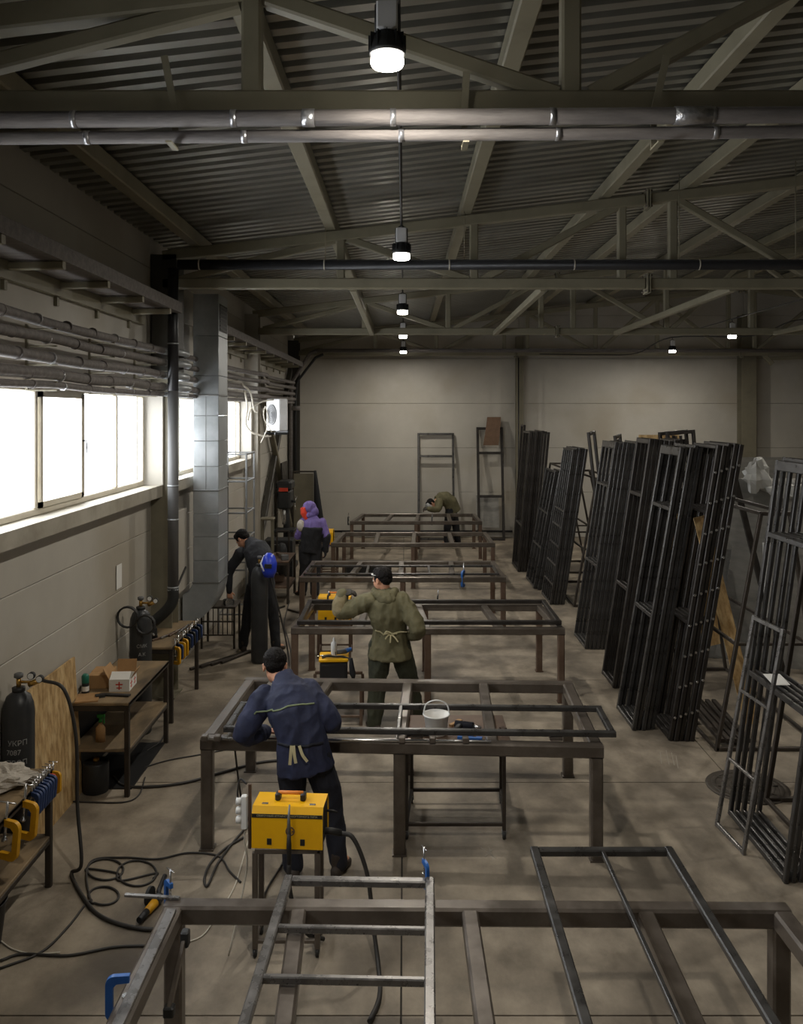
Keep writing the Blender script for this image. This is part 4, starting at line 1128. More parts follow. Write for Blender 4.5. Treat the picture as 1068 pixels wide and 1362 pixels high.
MB().lathe([(0.11, 0), (0.115, 0.01), (0.115, 0.26), (0.105, 0.275)], n=20).build('drum', MT['machine'], t); MB().lathe([(0.03, .275), (.03, .3), (.022, .31)], n=12).build('cap', MT['brass'], t)
crumple('rag', MT['rag'], 'crumpled pale rag on the left edge bench', 'rag', (-2.86, 6.05, 0.93), (0.2, 0.16, 0.07), 5, 26, 0.55, 0.9)
t = thing('bucket', 'black bucket under the left edge bench', 'bucket', (-2.78, 5.62, 0.0))
MB().lathe([(0.12, 0), (0.125, 0.01), (0.16, 0.28), (0.165, 0.285), (0.15, 0.28), (0.115, 0.02)], n=24).build('shell', MT['black'], t)
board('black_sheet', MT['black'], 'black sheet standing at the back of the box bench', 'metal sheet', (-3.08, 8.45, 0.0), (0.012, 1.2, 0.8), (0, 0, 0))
board('black_sheet', MT['black'], 'black sheet lying under the box bench', 'metal sheet', (-2.78, 8.5, 0.0), (0.5, 1.1, 0.012), (0, 0, 0))  # added sheet, makes the floor under the bench as dark as its shade
# clutter on the far bench
t = thing('bench_vice', 'dark vice on the cluttered bench', 'vice', (-2.95, 10.0, 0.86), 0.4)
MB().rbox((0, 0, .03), (.12, .16, .06), .008).build('base', MT['machine'], t); MB().rbox((0, .03, .1), (.1, .12, .09), .01).build('jaw', MT['machine'], t); MB().rbox((0, -.1, .1), (.1, .05, .09), .01).build('jaw', MT['machine'], t); MB().cyl((0, -.22, .09), (0, -.1, .09), .012, n=8).build('screw', MT['chrome'], t)
for k in range(5):
    o = MB().beam((-2.9 + .07 * k, 9.85 + .1 * k, .875), (-2.72 + .02 * k, 10.2 + .12 * k, .88), .02, .02).build('offcut', MT['frameb'] if k % 2 else MT['steelb']); tag(o, 'steel offcut on the cluttered bench, %s from the camera' % ORD[k], 'offcut', 'offcuts on the cluttered bench')
o = MB().rbox((0, 0, .04), (.14, .1, .08), .01).build('tin_box', MT['greend'], None, (-2.97, 9.72, .86)); tag(o, 'small green tin on the cluttered bench', 'tin')

# ================================================================== welding machines on stands
def welder(label, loc, rz, size, group='yellow welding machines', text=None, handle=True, front=None, lid=True):
    t = thing('welding_machine', label, 'welding machine', loc, rz, group)
    w, d, h = size
    MB().rbox((0, 0, h * .4), (w - .012, d - .014, h * .8), 0.006).rbox((0, 0, h * .5), (w - .012, d - .09, h - .012), .006).build('chassis', front or MT['machine'], t)
    # folded yellow cover: top and two long sides
    th = .004
    mc = MB()
    prof = [(-d / 2, 0.0), (-d / 2, h * .82), (-d / 2 + .03, h), (d / 2 - .03, h), (d / 2, h * .82), (d / 2, 0.0)]
    pin = [(y * (1 - 2 * th / d), z - (th if z > h * .5 else 0)) for y, z in prof]
    poly = prof + list(reversed(pin))
    mt = Matrix(((0, 0, 1, 0), (1, 0, 0, 0), (0, 1, 0, 0), (0, 0, 0, 1)))
    if lid:
        for a, b in ((0, 1), (1, 2), (2, 3), (3, 4), (4, 5)):
            p = [prof[a], prof[b], pin[b], pin[a]]
            mc.prism(p, -w / 2, w / 2, mt)
        mc.build('cover', MT['yellow'], t)
    if handle:
        for sx in (-1, 1): MB().rbox((sx * w * .18, 0, h + .022), (.035, .06, .05), .008).build('handle_post', MT['black'], t)
        MB().cyl((-w * .18, 0, h + .045), (w * .18, 0, h + .045), .012, n=10).build('handle', MT['orange'], t)
    return t
MT['orange'] = M('orange_grip', (232, 136, 52), 0.5)
def stand(label, x, y, w, d, h, casters=True, mat=None, group='steel stands for welding machines'):
    t = thing('machine_stand', label, 'stand', (x, y, 0), group=group)
    mat = mat or MT['steel']
    for sx in (-1, 1):
        for sy in (-1, 1):
            MB().beam((sx * w / 2, sy * d / 2, 0.055 if casters else 0), (sx * w / 2, sy * d / 2, h - .03), .035, .035).build('leg', mat, t)
            if casters:
                c = MB().cyl((sx * w / 2 - .01, sy * d / 2, .028), (sx * w / 2 + .01, sy * d / 2, .028), .028, n=14).build('caster', MT['rubber'], t)
                MB().b2((sx * w / 2 - .016, sy * d / 2 - .012, .03), (sx * w / 2 + .016, sy * d / 2 + .012, .056)).build('fork', MT['galvseam'], c)
    for sy in (-1, 1):
        MB().beam((-w / 2, sy * d / 2, h - .0175), (w / 2, sy * d / 2, h - .0175), .035, .035).build('top_rail', mat, t)
        MB().beam((-w / 2, sy * d / 2, .1), (w / 2, sy * d / 2, .1), .025, .025).build('low_rail', mat, t)
    for sx in (-1, 1): MB().beam((sx * w / 2, -d / 2, .1), (sx * w / 2, d / 2, .1), .025, .025).build('low_rail', mat, t)
    return t
# first welder beside the man in navy
S1 = stand('stand under the big yellow welding machine', -.76, 5.63, .40, .24, .70)
W1 = welder('big yellow welding machine with a torch hung across its side', (-.745, 5.62, .70), -0.06, (.46, .26, .26))
MB().b2((-.228, -.1325, .198), (.228, -.1305, .222)).build('black_stripe', MT['black'], W1)
text_mesh('stripe_text', 'СВАРОЧНЫЙ АППАРАТ ИНВЕРТОРНОГО ТИПА', .017, MT['strap'], W1, (0, -.1328, .21), (PI / 2, 0, 0))
m = MB().lathe([(.030, 0), (.030, .001), (.022, .001), (.022, 0)], n=24, rot=RX(PI / 2), close=False); m.box((.02, -.0008, 0), (.02, .0012, .008)); m.box((.0, -.0008, .004), (.012, .0012, .02)); m.box((.0, -.0008, -.012), (.02, .0012, .006))
m.build('emblem', MT['cardd'], W1, (.02, -.1308, .115))
for x in (-.115, .1): MB().rbox((x, -.131, .045), (.03, .004, .04), .001).build('vent_slot', MT['black'], W1)
for x in (-.155, .155): MB().rbox((x, -.07, .262), (.04, .02, .005), .001).build('hinge', MT['chrome'], W1)
for sx in (1,):
    m = MB().tube([(.23, -.02, .07), (.27, -.02, .07), (.33, 0, .05)], .022, 10); m.build('outlet_hose', MT['rubber'], W1)
    MB().tube([(.23, .05, .17), (.27, .05, .17), (.3, .05, .16)], .008, 8).build('lead', MT['rubber'], W1)
t = thing('welding_torch', 'black welding torch hanging in front of the yellow machine', 'torch', (-.735, 5.46, .62))
MB().tube([(0, 0, 0), (0, -.005, .12), (0, -.005, .2)], [.014, .016, .012], 10).build('grip', MT['rubber'], t)
MB().tube([(0, -.005, .2), (-.002, 0.0, .3), (0, .02, .37)], [.013, .009, .005], 10).build('neck', MT['galvseam'], t)
MB().tube(catmull([(0, 0, 0), (0.0, 0.0, -.12), (0.03, .02, -.3), (.1, .1, -.5), (.2, .2, -.6)], 5), .014, 8).build('cable', MT['rubber'], t)
# post with the power strip
t = thing('power_strip', 'white power strip on an upright bar beside the yellow machine', 'power strip', (-1.03, 5.6, 0.65))
MB().beam((0.02, 0, 0), (.02, 0, .42), .02, .02).build('bar', MT['steelb'], t)
MB().rbox((-.015, -.005, .24), (.04, .04, .22), .006).build('strip', MT['white'], t)
for z in (.31, .25, .19): MB().lathe([(.024, 0), (.024, .03), (.018, .034)], n=14, rot=RY(-PI / 2)).build('socket', MT['white'], t, (-.035, -.005, z))
MB().tube(catmull([(-.01, 0, .14), (-.015, 0, .05), (0, 0.01, -.1), (-.03, .0, -.3), (-.1, -.1, -.64)], 5), .006, 6).build('lead', MT['wire'], t)
MB().tube(catmull([(0, 0, .42), (-.05, .02, .44), (-.06, 0, .34), (-.03, 0, .33)], 5), .006, 6).build('lead', MT['rubber'], t)

# second welder: below the hands of the man in olive, with tools on top
stand('stand with a yellow machine and tools in front of the second table', -.76, 9.75, .55, .35, .5, False, MT['steelb'])
W2 = welder('yellow topped welding machine with tools and a white bottle on it', (-.80, 9.72, .5), 0.05, (.32, .3, .24), handle=False, lid=False)
MB().rbox((0, 0, .222), (.33, .31, .035), .008).build('lid', MT['yellow'], W2); MB().rbox((0, -.15, .1), (.26, .01, .15), .003).build('front_plate', MT['black'], W2)
t = thing('white_bottle', 'white spray bottle standing on the tool covered machine', 'bottle', (-.80, 9.70, .74))
MB().lathe([(.033, 0), (.034, .005), (.034, .13), (.026, .155), (.012, .165), (.012, .19), (.004, .21)], n=16).build('bottle', MT['white'], t)
t = thing('blue_tool', 'blue handled grinder lying on the tool covered machine', 'tool', (-.70, 9.74, .745), .3)
MB().tube([(-.08, 0, .03), (.04, 0, .035)], [.025, .03], 12).build('body', MT['greyplast'], t); MB().tube([(.03, 0, .035), (.1, .02, .05)], [.03, .02], 12).build('handle', MT['blue'], t); MB().cyl((-.09, 0, .03), (-.1, 0, .03), .045, n=18).build('disc', MT['machine'], t)
o = MB().tube(catmull([(-.92, 9.6, .75), (-.86, 9.58, .77), (-.78, 9.6, .76), (-.68, 9.62, .75), (-.6, 9.6, .7), (-.58, 9.58, .5)], 5), .012, 8).build('tool_lead', MT['rubber']); tag(o, 'black lead trailing over the tool covered machine', 'cable')
o = MB().beam((-.98, 9.62, .76), (-.82, 9.66, .765), .015, .01).build('spanner', MT['chrome']); tag(o, 'bright rod sticking out over the tool covered machine', 'tool')
t = thing('hanging_glove', 'black glove hanging from the tool covered machine', 'glove', (-.60, 9.58, .55))
MB().rings([((0, 0, .2), (.02, 0, 0), (0, .015, 0)), ((.01, 0, .1), (.03, 0, 0), (0, .018, 0)), ((.02, 0, .02), (.035, 0, 0), (0, .02, 0)), ((.03, 0, -.03), (.015, 0, 0), (0, .012, 0))], 10).build('glove', MT['blackcl'], t)
# third welder behind the second table
stand('stand of the yellow machine behind the second table', -1.0, 12.35, .45, .35, .48, False, MT['steelb'])
W3 = welder('yellow welding machine behind the second table, left of the man in olive', (-1.0, 12.33, .48), 0, (.46, .3, .38))
for x in (-.12, .02): MB().rbox((x, -.153, .08), (.03, .006, .05), .001).build('vent_slot', MT['black'], W3)
# fourth, far
stand('stand of the small far yellow machine', -1.62, 18.4, .35, .3, .68, False, MT['steelb'])
welder('small yellow machine behind the man in the purple hood', (-1.62, 18.4, .68), 0, (.2, .3, .3), handle=False)

# ================================================================== tool cart under the navy man's table
t = thing('tool_cart', 'steel tube cart with casters under the welding table', 'cart', (.44, 7.35, 0))
hw, hd = .40, .32
sk = .06
for sx in (-1, 1):
    for sy in (-1, 1):
        x, y = sx * hw + sk * sy * .4, sy * hd
        MB().beam((x, y, .07), (x, y, .76), .03, .03).build('leg', MT['rack'], t)
        c = MB().cyl((x - .012, y, .034), (x + .012, y, .034), .034, n=14).build('caster', MT['rubber'], t)
        MB().b2((x - .018, y - .014, .036), (x + .018, y + .014, .071)).build('fork', MT['galvseam'], c)
for sy in (-1, 1): MB().beam((-hw + sk * sy * .4, sy * hd, .12), (hw + sk * sy * .4, sy * hd, .12), .025, .03).build('low_rail', MT['rack'], t)
for sx in (-1, 1): MB().beam((sx * hw - sk * .4, -hd, .12), (sx * hw + sk * .4, hd, .12), .025, .03).build('low_rail', MT['rack'], t)
MB().rbox((0, 0, .77), (2 * hw + .08, 2 * hd + .05, .02), .004).build('tray', MT['steelb'], t)
CT = .78
MT['bucketm'] = M('translucent_bucket', (238, 236, 230), 0.3)
MT['bucketm'].node_tree.nodes['Principled BSDF'].inputs['Transmission Weight'].default_value = 0.25
t = thing('clear_bucket', 'small clear plastic bucket with a white handle on the tool cart', 'bucket', (.27, 7.25, CT))
MB().lathe([(.085, 0), (.088, .005), (.105, .155), (.115, .16), (.115, .17), (.102, .168), (.084, .012)], n=28).build('shell', MT['bucketm'], t)
MB().tube(catmull([(-.112, 0, .16), (-.085, 0, .25), (0, -.01, .285), (.085, 0, .25), (.112, 0, .16)], 6), .006, 8).build('handle', MT['white'], t)
MB().b2((-.06, -.101, .03), (.02, -.096, .07)).build('label', MT['strap'], t)
t = thing('cordless_drill', 'dark blue drill lying on the tool cart', 'drill', (.53, 7.34, CT), -.4)
MB().tube([(-.1, 0, .035), (.06, 0, .035)], [.032, .035], 12).build('body', MT['navyd'], t); MB().tube([(.06, 0, .035), (.13, 0, .035)], [.02, .012], 12).build('chuck', MT['chrome'], t); MB().rbox((-.05, -.08, .03), (.05, .12, .05), .01).build('grip', MT['black'], t)
for k, (x, y, a, L, mt_, lb) in enumerate(((.50, 7.2, -.5, .18, 'chrome', 'bright spanner beside the drill'), (.54, 7.12, -.2, .2, 'blue', 'blue handled file in front of the drill'), (.80, 7.3, .5, .12, 'steelb', 'brown wooden block handle at the right of the cart'), (.1, 7.2, .1, .2, 'machine', 'dark chisel left of the bucket'), (.44, 7.46, .9, .14, 'card', 'brown leather scrap behind the spanner'))):
    o = MB().box((0, 0, .01), (L, .03, .02), RZ(a)).box((L * .4 * math.cos(a), L * .4 * math.sin(a), .012), (.05, .045, .024), RZ(a)).build('hand_tool', MT[mt_], None, (x, y, CT)); tag(o, lb, 'tool', 'hand tools on the cart')

# ================================================================== cables on the floor
def cable(label, pts, r=.012, mat=None, k=8):
    # points on the floor (x, y[, z])
    p3 = [(p[0], p[1], p[2] if len(p) > 2 else r + .001) for p in pts]
    o = MB().tube(catmull(p3, k), r, 8).build('cable', mat or MT['cable'])
    return tag(o, label, 'cable', 'cables and hoses on the floor')
def fp(x, y): Y = 3990.0 / (y - 548.0); return ((x - 538) * Y / 1140.0, Y)
cable('thick black hose from the gas cylinder looping across the floor', [(-2.80, 6.62, 1.43), (-2.62, 6.6, 1.36), (-2.53, 6.6, 1.0), (-2.5, 6.55, .5), (-2.42, 6.42, .12)] + [fp(95, 1165), fp(113, 1200), fp(135, 1222), fp(175, 1236), fp(215, 1238), fp(255, 1222), fp(275, 1212), fp(262, 1213), fp(238, 1225)], .014)
def loop(cx, cy, rx, ry, a0, n, turns):
    return [fp(cx + rx * math.cos(a0 + 2 * PI * turns * i / n), cy + ry * math.sin(a0 + 2 * PI * turns * i / n)) for i in range(n)]
cable('black grinder cable coiled beside the nearest table', loop(140, 1158, 24, 14, 0, 18, 1.6) + loop(182, 1163, 26, 17, PI, 12, -1.2) + [fp(207, 1163), fp(204, 1170)], .008)
cable('black cable loop where the hoses cross', [fp(0, 1290), fp(55, 1268), fp(90, 1235), fp(115, 1203)] + loop(138, 1193, 20, 12, PI * .8, 14, 1.1) + [fp(115, 1165), fp(125, 1145), fp(165, 1142), fp(210, 1144), fp(250, 1136), fp(290, 1140), fp(305, 1160), fp(320, 1175)], .008)
cable('dark cable running along the floor at the lower left', [fp(0, 1280), fp(30, 1271), fp(90, 1273), fp(150, 1262), fp(195, 1260), fp(230, 1262)], .009)
cable('black cable from the power strip bending over the floor', [fp(330, 1100), fp(312, 1120), fp(290, 1150), fp(276, 1180), fp(272, 1170), fp(280, 1150), fp(300, 1130), fp(325, 1115)], .010)
cable('thick black hose sweeping under the navy man\'s table', [fp(150, 1035), fp(165, 1047), fp(205, 1048), fp(250, 1042), fp(300, 1028), fp(345, 1016), fp(390, 1012)], .013)
cable('thin black cable between the box bench and the table', [fp(195, 1000), fp(215, 985), fp(222, 960)] + [fp(221, 930)], .008)
cable('thin black cable arcing before the box bench', [fp(75, 1066), fp(120, 1068), fp(165, 1068), fp(185, 1058), fp(193, 1035)], .007)
cable('thin dark cable crossing the aisle to the table', [fp(190, 1022), fp(225, 1012), fp(270, 1004), fp(330, 992)], .007)
cable('black cable hanging behind the left table legs', [(-1.38, 6.95, .8), (-1.35, 7.1, .3), (-1.25, 7.15, .012), (-.95, 6.8, .012), (-1.0, 6.3, .012), (-1.05, 5.9, .012)], .008)
cable('thin white wire curving over the floor under the nearest table', [fp(330, 1120), fp(312, 1180), fp(290, 1215), fp(270, 1245), fp(240, 1256), fp(205, 1262)], .005, MT['wire'])
cable('thin white wire at the lower left picture edge', [fp(0, 1252), fp(18, 1264), fp(45, 1270), fp(80, 1268)], .005, MT['wire'])
cable('thick black hose curving from the yellow machine to the floor', [(-.42, 5.6, .75), (-.33, 5.58, .72), (-.24, 5.55, .5), (-.2, 5.5, .2), (-.16, 5.35, .015), (-.15, 5.1, .015), (-.2, 4.9, .015)], .015)
cable('black cable behind the gas cylinder near the man in black', [(-1.9, 12.0, 1.25), (-1.8, 12.0, .9), (-1.68, 12.0, .4), (-1.6, 11.9, .02), (-1.55, 11.4, .012)], .012)
cable('dark cable between the far tables and the left wall', [fp(385, 800), fp(378, 830), fp(383, 850), fp(390, 880)], .01)

# angle grinder on the floor
gx, gy = fp(200, 1215)
t = thing('angle_grinder', 'yellow and black angle grinder lying on the floor', 'grinder', (gx, gy, 0), 1.35)
MB().tube([(-.05, 0, .04), (.0, 0, .04), (.06, 0, .04)], [.026, .03, .032], 14).build('motor_body', MT['yellowd'], t)
MB().tube([(-.15, 0, .038), (-.05, 0, .04)], [.022, .025], 12).build('rear_grip', MT['black'], t)
MB().rbox((.1, 0, .045), (.08, .06, .06), .01).build('gear_head', MT['machine'], t)
MB().tube([(.12, 0, .05), (.17, .03, .06), (.3, .05, .1)], [.016, .018, .018], 10).build('side_handle', MT['black'], t)
MB().cyl((.1, .05, .06), (.1, .058, .06), .06, n=22).build('disc', MT['machine'], t)
MB().lathe([(.064, 0), (.064, .02)], n=22, rot=RX(PI / 2), close=False).build('guard', MT['machine'], t, (.1, .07, .06))

# ================================================================== left rear corner
t = thing('air_conditioner', 'white outdoor air conditioner unit hung on the left wall', 'air conditioner', (-2.32, 15.6, 3.16), math.radians(-54))
w, d, h = .5, .18, .58
MB().rbox((0, 0, h / 2), (w, d, h), .015).build('casing', MT['whitepaint'], t)
MB().lathe([(.19, 0), (.19, .012), (.178, .014)], n=30, rot=RX(PI / 2)).build('fan_ring', MT['greyplast'], t, (-.03, -d / 2, h / 2))
fg = MB().cyl((-.03, -d / 2 - .012, h / 2), (-.03, -d / 2 - .02, h / 2), .05, n=16).build('fan_hub', MT['machine'], t)
for r in (.08, .115, .15): MB().lathe([(r + .004, 0), (r - .004, 0), (r - .004, .006), (r + .004, .006)], n=28, rot=RX(PI / 2), close=False).build('grille_ring', MT['machine'], t, (-.03, -d / 2 - .014, h / 2))
MB().beam((-.2, .1, -.05), (-.2, -.15, -.05), .03, .04).beam((.2, .1, -.05), (.2, -.15, -.05), .03, .04).beam((-.23, .11, -.02), (.23, .11, -.02), .03, .06).build('bracket', MT['machine'], t)
o = MB().tube(catmull([(-2.80, 15.0, 3.88), (-2.77, 15.1, 3.6), (-2.82, 15.2, 3.3), (-2.72, 15.2, 3.15), (-2.55, 15.3, 3.08), (-2.4, 15.4, 3.06)], 6), .018, 8).build('white_hose', MT['wire']); tag(o, 'white corrugated hose looping from the pipes to the unit', 'hose')
o = MB().tube(catmull([(-2.78, 15.2, 3.35), (-2.72, 15.2, 3.55), (-2.55, 15.3, 3.68), (-2.35, 15.4, 3.72)], 6), .014, 8).build('white_hose', MT['wire']); tag(o, 'white hose arching over the air conditioner', 'hose')
o = MB().tube(catmull([(-2.86, 15.0, 4.0), (-2.72, 15.1, 3.85), (-2.66, 15.15, 3.55), (-2.62, 15.2, 3.5)], 6), .016, 8).build('white_hose', MT['wire']); tag(o, 'short white hose hanging from the wall pipes', 'hose')
o = MB().tube(catmull([(-2.4, 15.5, 3.14), (-2.5, 15.25, 3.4), (-2.46, 15.15, 3.6), (-2.42, 15.2, 3.4), (-2.44, 15.2, 3.2), (-2.5, 15.2, 3.05), (-2.55, 15.2, 2.95)], 6), .009, 8).build('white_wire', MT['wire']); tag(o, 'thin white wire tangled before the fan', 'wire')
o = MB().cyl((-2.2, 19.5, 3.6), (-1.98, 19.5, 3.6), .06, n=12).build('pipe_stub', MT['pipe']); tag(o, 'short pipe stub right of the air conditioner', 'pipe')
o.location.y = 2.9; o.location.x = -.75
# wall bracing
for k, (a, b, lb) in enumerate((((-3.0, 17.2, 0.4), (-3.0, 22.5, 4.6), 'dark diagonal wall brace falling towards the camera'), ((-2.98, 17.2, 4.6), (-2.98, 22.5, .4), 'dark diagonal wall brace falling towards the back wall'))):
    o = MB().beam(a, b, .12, .12).build('wall_brace', MT['darkcol'] if k == 0 else MT['column']); tag(o, lb, 'brace')
# tall light shelf rack behind the duct
t = thing('rod_rack', 'tall open rack of thin steel rods behind the duct', 'rack', (-2.72, 13.9, 0))
for sx in (-.22, .22):
    for sy in (-.35, .35): MB().beam((sx, sy, 0), (sx, sy, 2.85), .03, .03).build('post', MT['galvseam'], t)
for z in (.3, 1.0, 1.5, 1.9, 2.4, 2.83):
    for sy in (-.35, .35): MB().beam((-.22, sy, z), (.22, sy, z), .025, .025).build('rung', MT['galvseam'], t)
    for sx in (-.22, .22): MB().beam((sx, -.35, z), (sx, .35, z), .025, .025).build('rung', MT['galvseam'], t)
# drill press
t = thing('drill_press', 'dark drill press standing by the left wall at the back', 'drill press', (-2.68, 19.3, 0))
MB().rbox((0, 0, .06), (.5, .6, .12), .02).build('base', MT['machine'], t); MB().cyl((0, .15, .1), (0, .15, 1.9), .07, n=16).build('column', MT['machine'], t)
MB().rbox((0, -.05, .85), (.45, .45, .06), .01).build('work_table', MT['machine'], t); MB().rbox((0, -.02, 1.55), (.3, .6, .42), .04).build('head', MT['machine'], t)
MB().rbox((0, .03, 1.86), (.34, .7, .2), .04).build('belt_cover', MT['machine'], t); MB().rbox((0, -.33, 1.78), (.2, .02, .08), .004).build('badge', MT['red'], t); MB().cyl((0, -.22, 1.0), (0, -.22, 1.4), .04, n=12).build('spindle', MT['chrome'], t)
hub = MB().cyl((.15, -.1, 1.5), (.24, -.1, 1.5), .03, n=10).build('feed_hub', MT['machine'], t)
for k in range(3):
    a = 2 * PI * k / 3 + .4; MB().cyl((.22, -.1, 1.5), (.25, -.1 + .22 * math.cos(a), 1.5 + .22 * math.sin(a)), .01, n=6).build('feed_lever', MT['chrome'], hub)
t = thing('tool_cabinet', 'black cabinet in front of the drill press', 'cabinet', (-2.62, 18.0, 0))
MB().rbox((0, 0, .42), (.6, .5, .84), .01).build('carcass', MT['machine'], t)
for z in (.2, .45, .7):
    dr = MB().rbox((0, -.256, z), (.54, .012, .22), .003).build('drawer', MT['black'], t); MB().b2((-.1, -.28, z + .05), (.1, -.268, z + .065)).build('handle', MT['galvseam'], dr)
t = thing('yellow_stool', 'small olive yellow stand between the wall and the cabinet', 'stand', (-2.75, 17.2, 0.0))
for sx in (-.1, .1):
    for sy in (-.1, .1): MB().beam((sx, sy, 0), (sx, sy, 1.35), .03, .03).build('leg', MT['yellowp'] if 'yellowp' in MT else MT['column'], t)
MB().rbox((0, 0, 1.36), (.28, .28, .04), .01).build('top', MT['column'], t)
bench('low cluttered table before the drill press', -2.78, -2.1, 15.6, 16.6, .78, .3, MT['steelb'])
for k in range(6):
    o = MB().rbox((0, 0, .03 + .01 * (k % 3)), (.1 + .03 * (k % 2), .08, .06 + .02 * (k % 3)), .008).build('metal_part', (MT['steel'], MT['greyplast'], MT['paper'], MT['steelb'])[k % 4], None, (-2.65 + .09 * k, 15.75 + .12 * ((k * 3) % 5), .78))
    o.rotation_euler.z = k * .7
    tag(o, 'small metal part on the low cluttered table, %s from the left' % ORD[k], 'metal part', 'metal parts on the low table')
# black curtain on a frame
t = thing('welding_curtain', 'black welding curtain hung on a thin frame at the back left', 'curtain', (-2.35, 22.3, 0))
MB().beam((-.55, 0, 0), (-.55, 0, 1.95), .03, .03).build('post', MT['rack'], t); MB().beam((-.55, 0, 1.95), (0.03, 0, 1.95), .04, .04).build('top_bar', MT['rack'], t); MB().beam((0, 0.05, 0), (0, 0.05, 1.95), .03, .03).build('post', MT['rack'], t)
MB().b2((-.53, .0, .15), (-.02, .01, 1.9)).build('screen_panel', MT['column'], t)
m = MB(); R_ = []
for i in range(9):
    z = 1.98 - i * .235; wd_ = .06 + .035 * i
    R_.append(((0.03 + .018 * i, -.03, z), (wd_ * .5, .02 * math.sin(i), 0), (0, .05 + .012 * i, 0)))
m.rings(R_, 16, p=2.6); m.build('drape', MT['blackcl'], t)
# work stand under the bending man's hand
t = thing('grille_stand', 'low barred stand under the bending man\'s hand', 'stand', (-2.76, 12.88, 0))
for sx in (-.24, .24):
    for sy in (-.2, .2): MB().beam((sx, sy, 0), (sx, sy, .6), .03, .03).build('leg', MT['rack'], t)
MB().rbox((0, 0, .61), (.52, .46, .03), .005).build('top', MT['rack'], t)
for k in range(7): MB().cyl((-.21 + .07 * k, -.2, .2), (-.21 + .07 * k, -.2, .6), .008, n=6).build('bar', MT['rack'], t)
for z in (.2, .4): MB().beam((-.24, -.2, z), (.24, -.2, z), .02, .02).build('rail', MT['rack'], t)
t = thing('small_grinder', 'small black grinder on the barred stand', 'grinder', (-2.62, 12.76, .625), .4)
MB().rbox((0, 0, .05), (.16, .09, .09), .015).build('body', MT['black'], t); MB().cyl((0, -.05, .05), (0, -.06, .05), .06, n=16).build('disc', MT['chrome'], t)
t = thing('welding_mask', 'blue welding mask hung on the tall gas cylinder', 'welding mask', (-1.87, 11.84, 1.22), -.3)
MB().rings([((0, 0, 0), (.07, 0, 0), (0, .05, 0)), ((.01, -.02, .08), (.1, 0, 0), (0, .09, 0)), ((.01, -.02, .2), (.11, 0, 0), (0, .1, 0)), ((0, 0, .29), (.08, 0, 0), (0, .08, 0)), ((-.01, .01, .33), (.03, 0, 0), (0, .03, 0))], 18).build('shell', MT['bmask'], t)
MB().rbox((.04, -.115, .17), (.1, .02, .06), .004, RZ(.3)).build('visor', MT['black'], t); MB().tube([(-.06, -.02, .3), (-.08, -.1, .2), (-.02, -.12, .1)], .012, 8).build('headband', MT['white'], t)
for k in range(4):
    o = MB().beam((-2.9 + .12 * k, 11.6 + .1 * k, .02), (-2.45 + .1 * k, 12.2 + .15 * k, .02), .04, .035).build('floor_scrap', MT['rack']); tag(o, 'steel scrap bar on the floor by the duct, %s from the left' % ORD[k], 'bar', 'scrap bars by the duct')

board('dark_sheet', MT['framed'], 'tall dark sheet leaning on the left wall near the drill press', 'metal sheet', (-2.78, 20.6, 0), (0.03, 0.9, 2.3), (0, D(-3), 0))  # added dark sheet, put here to darken the corner
t = thing('cylinder_trolley', 'dark trolley with a short cylinder near the low table', 'trolley', (-2.45, 17.15, 0))
MB().lathe([(.1, .06), (.1, .75), (.07, .85), (.03, .88)], n=16).build('cylinder', MT['cyl'], t)
MB().beam((-.12, .12, .05), (-.12, .12, 1.1), .03, .03).beam((.12, .12, .05), (.12, .12, 1.1), .03, .03).beam((-.12, .12, 1.1), (.12, .12, 1.1), .03, .03).b2((-.14, -.1, .04), (.14, .12, .06)).build('frame', MT['rack'], t)
for sx in (-1, 1): MB().cyl((sx * .15, .12, .08), (sx * .18, .12, .08), .08, n=16).build('wheel', MT['rubber'], t)
for k, (x, y, z) in enumerate(((-2.6, 15.9, .405), (-2.35, 16.1, .405), (-2.5, 16.35, .405))):
    o = MB().rbox((0, 0, .06), (.18, .14, .12), .015).build('metal_part', (MT['machine'], MT['steelb'], MT['rack'])[k], None, (x, y, z - .09))
    tag(o, 'dark metal part on the shelf of the low table, %s from the camera' % ORD[k], 'metal part', 'metal parts under the low table')
for k in range(6):
    a = k * 1.1; x, y = -2.4 + .25 * math.cos(a) * (k % 3), 14.6 + .5 * (k % 4)
    o = MB().beam((x, y, .02), (x + .3 * math.cos(a), y + .3 * math.sin(a), .02), .035, .03).build('floor_scrap', MT['rack']); tag(o, 'short scrap bar on the floor behind the man in black, %s from the camera' % ORD[k], 'bar', 'scrap behind the man in black')

t = thing('dark_crate', 'long dark crate standing under the fourth table', 'crate', (-.75, 17.9, 0))
MB().rbox((0, 0, .18), (.95, .5, .36), .01).build('box', MT['machine'], t)
for x in (-.46, 0, .46): MB().b2((x - .02, -.262, 0), (x + .02, -.25, .37)).build('batten', MT['rack'], t)
m = MB()
for x0, y0, x1, y1 in ((878, 1000, 880, 1016), (886, 998, 890, 1017), (893, 1001, 897, 1018), (899, 1005, 902, 1022), (640, 1128, 660, 1142), (645, 1140, 655, 1130), (650, 1126, 656, 1144)):
    a_, b_ = fp(x0, y0), fp(x1, y1); m.beam((a_[0], a_[1], .0015), (b_[0], b_[1], .0015), .007, .002, ch=0)
o = tag(m.build('chalk_marks', M('faint_chalk', (150, 142, 129), .85)), 'faint white chalk strokes drawn on the concrete floor', 'chalk marks'); o['kind'] = 'stuff'
